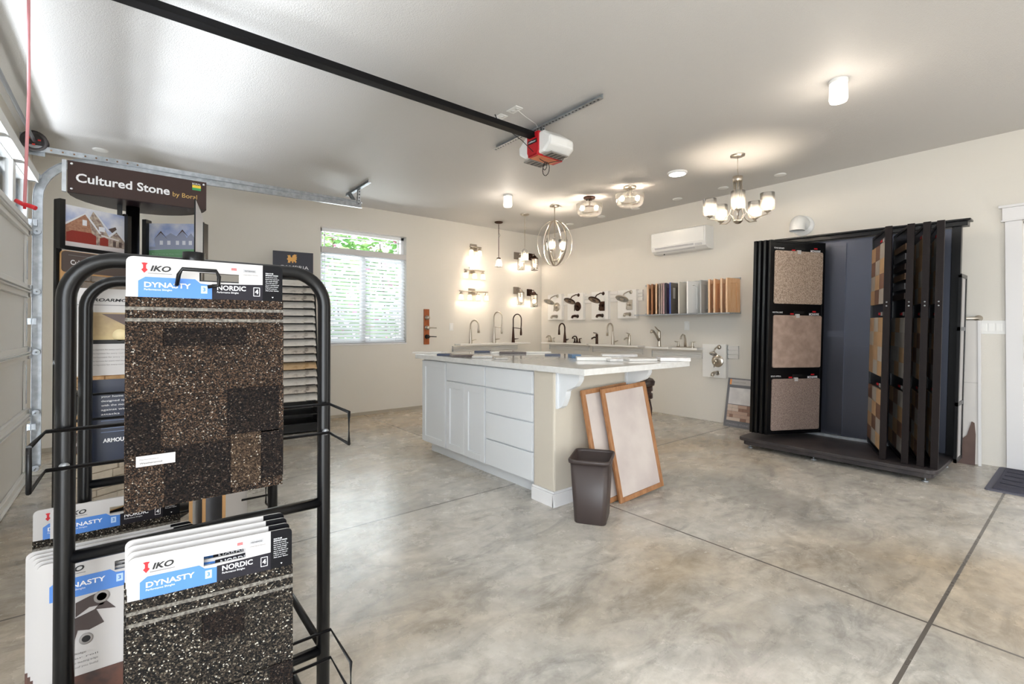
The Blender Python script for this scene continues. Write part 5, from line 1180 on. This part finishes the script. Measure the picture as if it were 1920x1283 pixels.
# granules: a dark speckled shingle, as a procedural voronoi
def shingle_mat(nm, base, tones, scale=420.0):
    m = bpy.data.materials.new(nm); m.use_nodes = True; n = m.node_tree.nodes; L = m.node_tree.links; b = n['Principled BSDF']
    tc = n.new('ShaderNodeTexCoord'); v = n.new('ShaderNodeTexVoronoi'); v.inputs['Scale'].default_value = scale; L.new(tc.outputs['Object'], v.inputs['Vector'])
    sp = n.new('ShaderNodeSeparateColor'); L.new(v.outputs['Color'], sp.inputs[0])
    r = n.new('ShaderNodeValToRGB'); e = r.color_ramp.elements; r.color_ramp.interpolation = 'CONSTANT'
    e[0].position = 0; e[0].color = lin(base); e[1].position = tones[-1][0]; e[1].color = lin(tones[-1][1])
    for p, c in tones[:-1]: k = e.new(p); k.color = lin(c)
    L.new(sp.outputs[0], r.inputs[0]); L.new(r.outputs[0], b.inputs['Base Color']); b.inputs['Roughness'].default_value = 0.85; b.inputs['Specular IOR Level'].default_value = 0.12
    bp = n.new('ShaderNodeBump'); bp.inputs['Strength'].default_value = 0.9; bp.inputs['Distance'].default_value = 0.002
    L.new(v.outputs['Distance'], bp.inputs['Height']); L.new(bp.outputs[0], b.inputs['Normal']); return m
TO = [(0.30, (52, 42, 35)), (0.52, (76, 58, 46)), (0.68, (36, 33, 32)), (0.84, (94, 74, 59)), (0.94, (116, 102, 90)), (0.985, (172, 166, 156))]
sh1 = shingle_mat('shingle_brown', (24, 21, 20), TO, 470)
sh2 = shingle_mat('shingle_dark', (18, 16, 16), [(0.42, (34, 28, 25)), (0.66, (48, 38, 33)), (0.84, (26, 24, 25)), (0.95, (88, 78, 70))])
sh3 = shingle_mat('shingle_light', (36, 29, 24), [(0.25, (62, 50, 41)), (0.5, (78, 63, 50)), (0.72, (48, 38, 31)), (0.90, (106, 90, 74)), (0.975, (168, 160, 148))])
sh4 = shingle_mat('shingle_grey', (22, 22, 22), [(0.34, (48, 43, 38)), (0.56, (70, 62, 54)), (0.74, (32, 30, 29)), (0.90, (108, 100, 88)), (0.965, (180, 175, 164))], 380)
sealm = mat('sealant_strip', (128, 124, 116), 0.7, c2=(70, 64, 58), nscale=160)
BW, BH = 0.30, 0.535
def header(t, y, full=True):
    """printed header card of a shingle board; x from 0 to BW, top at z = BH; y = face"""
    z0 = BH - 0.085; zt = BH
    sx0_, sx1_, sz0_, sz1_ = 0.128, 0.206, BH - 0.046, BH - 0.026
    b = MB()   # card with a hand slot: four pieces around the slot
    b.box(0.0, y, z0, sx0_, y + .004, zt - .012); b.box(0.012, y, zt - .012, BW - .012, y + .004, zt); b.box(sx0_, y, z0, sx1_, y + .004, sz0_); b.box(sx0_, y, sz1_, sx1_, y + .004, zt - .012); b.box(sx1_, y, z0, BW, y + .004, zt - .012)
    b.prism(arc(0.012, zt - .012, .012, 90, 180, 4) + [(0.012, zt - .012)], 1, y, y + .004); b.prism(arc(BW - .012, zt - .012, .012, 0, 90, 4) + [(BW - .012, zt - .012)], 1, y, y + .004)
    hc = b.build('header_card', cardw, t)
    e = .0006
    MB().prism([(0.02, z0), (0.152, z0), (0.152, z0 + .032), (0.13, z0 + .034), (0.12, z0 + .043), (0.032, z0 + .043), (0.02, z0 + .034)], 1, y - e, y).build('blue_band', cardblue, hc, fix=True)
    MB().prism([(0.152, z0), (0.256, z0), (0.256, z0 + .038), (0.152, z0 + .034)], 1, y - e, y).build('charcoal_band', carddk, hc, fix=True)
    MB().prism([(0.256, z0), (BW, z0)] + arc(BW - .010, zt - .010, .010, 0, 90, 4) + [(0.256, zt)], 1, y - e, y).build('black_band', cardblk, hc, fix=True)
    text('lettering', 'IKO', inkk, hc, 0.040, 0.076, BH - 0.029, 0.0115, y=y - .001, bold=0.03, shear=0.25)
    b = MB(); b.prism([(0.030, BH - .034), (0.036, BH - .027), (0.033, BH - .024), (0.033, BH - .017), (0.036, BH - .013), (0.030, BH - .012), (0.025, BH - .013), (0.028, BH - .017), (0.028, BH - .024), (0.025, BH - .027)], 1, y - .001, y - .0002); b.build('red_logo', inkr, hc, fix=True)
    MB().box(0.036, y - .001, BH - .0345, 0.078, y - .0002, BH - .0335).build('rule', inkg, hc)
    text('lettering', 'DYNASTY', inkw, hc, 0.030, 0.112, z0 + .0215, 0.0105, y=y - .0012, bold=0.02)
    text('lettering', 'Performance Shingles', inkw, hc, 0.030, 0.078, z0 + .0145, 0.004, y=y - .0012)
    text('lettering', 'NORDIC', inkw, hc, 0.162, 0.220, z0 + .0215, 0.0105, y=y - .0012, bold=0.02)
    text('lettering', 'Performance Shingles', inkw, hc, 0.162, 0.205, z0 + .0145, 0.004, y=y - .0012)
    b = MB(); b.box(0.131, y - .001, z0 + .012, 0.143, y - .0004, z0 + .029); b.build('badge', mat('badge_pale', (178, 206, 240), 0.5), hc)
    text('lettering', '3', cardblue, hc, 0.1345, 0.1395, z0 + .017, 0.008, y=y - .0016, bold=0.03)
    b = MB()
    for q in ((0.236, 0.2372, .010, .031), (0.2488, 0.25, .010, .031), (0.236, 0.25, .010, .0112), (0.236, 0.25, .0298, .031)): b.box(q[0], y - .001, z0 + q[2], q[1], y - .0004, z0 + q[3])
    b.build('badge', inkw, hc); text('lettering', '4', inkw, hc, 0.2395, 0.2465, z0 + .016, 0.010, y=y - .0012, bold=0.03)
    MB().box(0.214, y - .001, BH - .020, 0.242, y - .0004, BH - .012).build('grey_button', mat('button_grey', (168, 168, 170), 0.5), hc)
    text('lettering', 'WEATHERWOOD', inkk, hc, 0.217, 0.239, BH - .018, 0.0035, y=y - .0016)
    text('lettering', 'Limited Lifetime Warranty', inkg, hc, 0.214, 0.246, BH - .0265, 0.0028, y=y - .0012)
    b = MB()
    for q in range(3): b.box(0.190, y - .001, BH - .0125 - q * .002, 0.201, y - .0004, BH - .0115 - q * .002)
    b.build('flag_mark', inkr, hc)
    for q, s in enumerate(('SCAN TO SEE', 'IMPORTANT COLOUR', 'Samples shown on this', 'board may vary from', 'the actual shingle.', 'View full size and', 'see an installed roof', 'before you choose', 'a final colour.', 'Ask your dealer')):
        text('lettering', s, inkw, hc, 0.262, 0.279 if q == 0 else 0.292 - (q % 3) * .002, BH - .020 - q * .0046, 0.0026, y=y - .0012, bold=0.02 if q < 2 else 0)
    MB().prism([(0.276, z0 + .010), (0.280, z0 + .010), (0.278, z0 + .007)], 1, y - .0012, y - .0004).build('arrow_mark', inkw, hc, fix=True)
    return hc
def shingle_panel(t, y, z0, mats, plan, tagit=False):
    """laminated shingle: base sheet, raised tabs, seal strips"""
    x1 = BW + 0.002; zt = BH - 0.085
    MB().box(-0.001, y + .001, z0, x1, y + .005, zt).build('shingle_sheet', mats[0], t)
    for (xa, za, xb, zb, mi, th) in plan:
        MB().box(xa, y - th, za, xb, y + .001, zb).build('shingle_tab', mats[mi], t)
    for zz in (zt - 0.028, zt - 0.052): MB().box(-0.001, y - .0005, zz, x1, y + .001, zz + .007).build('seal_strip', sealm, t)
    if tagit:
        s = MB().box(0.018, y - .0075, 0.094, 0.085, y - .0065, 0.116).build('sticker', cardw, t)
        text('lettering', 'Weatherwood', inkk, s, 0.024, 0.062, 0.099, 0.004, y=y - .008); text('lettering', 'Performance', inkg, s, 0.024, 0.056, 0.107, 0.003, y=y - .008)
planA = [(0.0, .235, .062, BH - .145, 0, .003), (.062, .235, .222, BH - .150, 1, -.0005), (.222, .262, BW + .002, BH - .145, 0, .003), (.062, .235, .222, .345, 0, .0028),
         (0.0, .122, .060, .228, 1, .0045), (.060, .128, .182, .236, 0, .006), (.182, .135, .292, .244, 1, .0045), (.292, .135, BW + .002, .244, 0, .006),
         (0.0, 0.0, .066, .117, 0, .006), (.066, .004, .190, .130, 1, .0045), (.190, .016, .252, .138, 2, .0065), (.252, .024, BW + .002, .138, 1, .0045)]
slope = 0.0
def board(loc, rz, y_tilt, lb, mats, plan, sticker=False, roll=0.0, detail=True):
    t = thing('shingle_board', lb, 'shingle sample board', loc, rz); t.rotation_euler = (math.radians(y_tilt), math.radians(roll), rz)
    header(t, 0.0)
    MB().box(0.004, 0.0045, 0.02, BW - .004, 0.0075, BH - .09).build('core', kraft, t)
    shingle_panel(t, -0.001, 0.0, mats, plan, sticker)
    return t
top = board((-0.004, 1.268, 0.786), math.radians(0), 0, 'brown speckled shingle board hanging topmost on the front of the black rack', (sh1, sh2, sh3), planA, True)
planB = [(0.0, .23, .125, BH - .145, 0, .003), (.125, .33, .205, BH - .150, 1, -.0005), (.125, .23, .205, .33, 0, .001), (.205, .24, BW + .002, BH - .145, 0, .003), (.0, .10, .2, .225, 0, .005), (.2, .12, BW - .045, .235, 0, .006), (BW - .045, .10, BW + .002, .235, 1, .0035), (0, 0, .10, .10, 1, .004), (.10, 0, BW, .11, 0, .006)]
bt = board((0.0, 1.215, 0.172), math.radians(-8), -1.0, 'grey-brown shingle board, frontmost of the lower stack on the rack', (sh4, sh2, sh3), planB)
for k, lb in enumerate(('shingle board second in the lower stack, just behind the front one', 'shingle board third in the lower stack on the rack', 'shingle board fourth in the lower stack, rearmost one')):
    dup(bt, (-0.001 - 0.0015 * k, 1.215 + 0.018 * (k + 1), 0.172 + 0.006 * (k + 1)), math.radians(-8 + .5 * k), lb, None)
    bpy.context.view_layer.update()
for o in [o for o in COL.objects if o.name.startswith('shingle_board') and o.parent is None and o is not top and o is not bt]:
    o.rotation_euler.x = math.radians(-1.0)
# white cards at the left, behind the front frame
whit = thing('product_board', 'white product information board, front one of the left stack', 'product board', (-0.149, 1.425, 0.127), math.radians(-2))
header(whit, 0.0)
MB().prism(rrect(0, 0, BW, BH - .08, .004), 1, 0.0005, 0.004).build('card', cardw, whit, fix=True)
b = MB(); b.prism([(0.062, .405), (0.085, .42), (0.108, .418), (0.118, .436), (0.104, .448), (0.085, .444), (0.062, .436)], 1, -0.001, 0.0004)
b.prism([(0.050, .335), (0.056, .335), (0.066, .375), (0.085, .37), (0.110, .378), (0.096, .412), (0.060, .402), (0.046, .375)], 1, -0.001, 0.0004); b.prism([(0.094, .412), (0.130, .404), (0.110, .43)], 1, -0.001, 0.0004)
b.build('roof_picture', mat('print_dark_brown', (64, 52, 50), 0.5), whit, fix=True)
for u, v, r in ((0.106, .437, .014), (0.080, .352, .012)):
    MB().lathe([(r * .62, 0.0015), (r, 0.0015), (r, 0)], (u, 0, v), 24, '-y').build('picture_ring', mat('print_lightgrey', (150, 146, 144), 0.4), whit); MB().lathe([(0.0001, 0.001), (r * .62, 0.001)], (u, 0, v), 24, '-y').build('picture_core', inkk, whit)
for zz, s in ((.322, 'Hip and Ridge'), (.312, 'Starter roll'), (.302, 'Protects the leading edge'), (.292, 'of every roof you build')): text('lettering', s, inkg, whit, 0.03, 0.10 if zz < .315 else .08, zz, 0.004, y=-0.0008)
MB().box(0.0, -0.001, 0.0, BW, 0.0004, 0.275).build('photo_strip', mat('print_brown', (96, 62, 50), 0.5, c2=(56, 42, 40), nscale=25), whit)
for k, lb in enumerate(('white product board second in the left stack', 'white product board third in the left stack', 'white product board fourth in the left stack', 'white product board at the very back of the left stack')):
    dup(whit, (-0.149 - 0.0055 * (k + 1), 1.425 + 0.012 * (k + 1), 0.127 + 0.004 * (k + 1)), math.radians(-2), lb)
# rear row boards
r1 = dup(bt, (-0.168, 1.862, 0.125), 0, 'shingle board hanging low on the rear frame, front one'); r1.rotation_euler = (0, 0, 0)
r2 = dup(bt, (-0.205, 1.885, 0.120), 0, 'shingle board low on the rear frame, sticking out furthest left'); r2.rotation_euler = (0, 0, 0)
# leaflets hanging on the back of the rear frame
t = thing('product_leaflet', 'white product leaflet hanging on the rear frame above the navy one', 'leaflet', (-0.125, 1.985, 1.02))
MB().box(0, 0, 0, 0.216, 0.003, 0.275).build('sheet', cardw, t)
text('lettering', 'PROARMOR-MAX', inkk, t, 0.03, 0.185, 0.235, 0.009, y=-0.0008, bold=0.03, shear=0.2)
MB().box(0.0, -0.0006, 0.222, 0.216, 0, 0.224).build('rule', inkg, t)
MB().box(0.02, -0.0006, 0.105, 0.19, 0, 0.20).build('picture', mat('print_sand', (190, 168, 122), 0.5, c2=(150, 128, 96), nscale=14), t)
MB().prism([(0.06, .195), (0.19, .195), (0.125, .155)], 1, -0.0012, -0.0006).build('picture_triangle', roofm, t, fix=True)
MB().lathe([(0.0001, 0.0012), (0.019, 0.0012), (0.019, 0)], (0.105, 0, .128), 24, '-y').build('picture_disc', mat('print_cream', (232, 214, 168), 0.5), t)
MB().box(0.02, -0.0012, 0.100, 0.19, 0, 0.113).build('picture_band', inkk, t)
for k in range(5): text('lettering', 'Underlayment for every roof slope', inkg, t, 0.03, 0.12 + .01 * (k % 3), 0.08 - k * .012, 0.004, y=-0.0008)
t = thing('product_leaflet', 'navy blue leaflet with white text hanging on the rear frame', 'leaflet', (-0.120, 1.985, 0.745))
MB().box(0, 0, 0, 0.216, 0.003, 0.262).build('sheet', mat('navy_sheet', (22, 32, 56), 0.35), t)
for k, s in enumerate(('your home deserves the best', 'designed specifically for you', 'with the most superior defence', 'against wind and weather', 'attacks')): text('lettering', s, inkw, t, 0.055, 0.20 if k < 4 else .10, 0.205 - k * .014, 0.006, y=-0.0008)
for k in range(4): MB().box(0.055, -0.0006, 0.13 - k * .012, 0.2, 0, 0.1312 - k * .012).build('rule', mat('rule_blue', (120, 140, 180), 0.5), t)
text('lettering', 'ARMOURZONE', inkw, t, 0.06, 0.16, 0.062, 0.012, y=-0.0008, bold=0.03)
MB().box(0.165, -0.0006, 0.062, 0.195, 0, 0.074).build('orange_mark', mat('mark_orange', (232, 132, 40), 0.5), t)
for x, m, lb in ((0.15, cardw, 'white booklet standing in the rear of the shingle rack'), (0.185, mat('grey_booklet', (120, 122, 130), 0.5), 'grey booklet standing in the rear of the shingle rack'), (0.24, cardw, 'white booklet furthest right in the rear of the shingle rack')):
    t = thing('booklet', lb, 'booklet', (x + .01, 1.80, 0.42), math.radians(62)); MB().box(0, 0, 0, 0.2, 0.008, 0.27).build('pages', m, t); MB().box(-0.001, -0.001, 0, 0.0, 0.009, 0.27).build('spine', kraft, t)
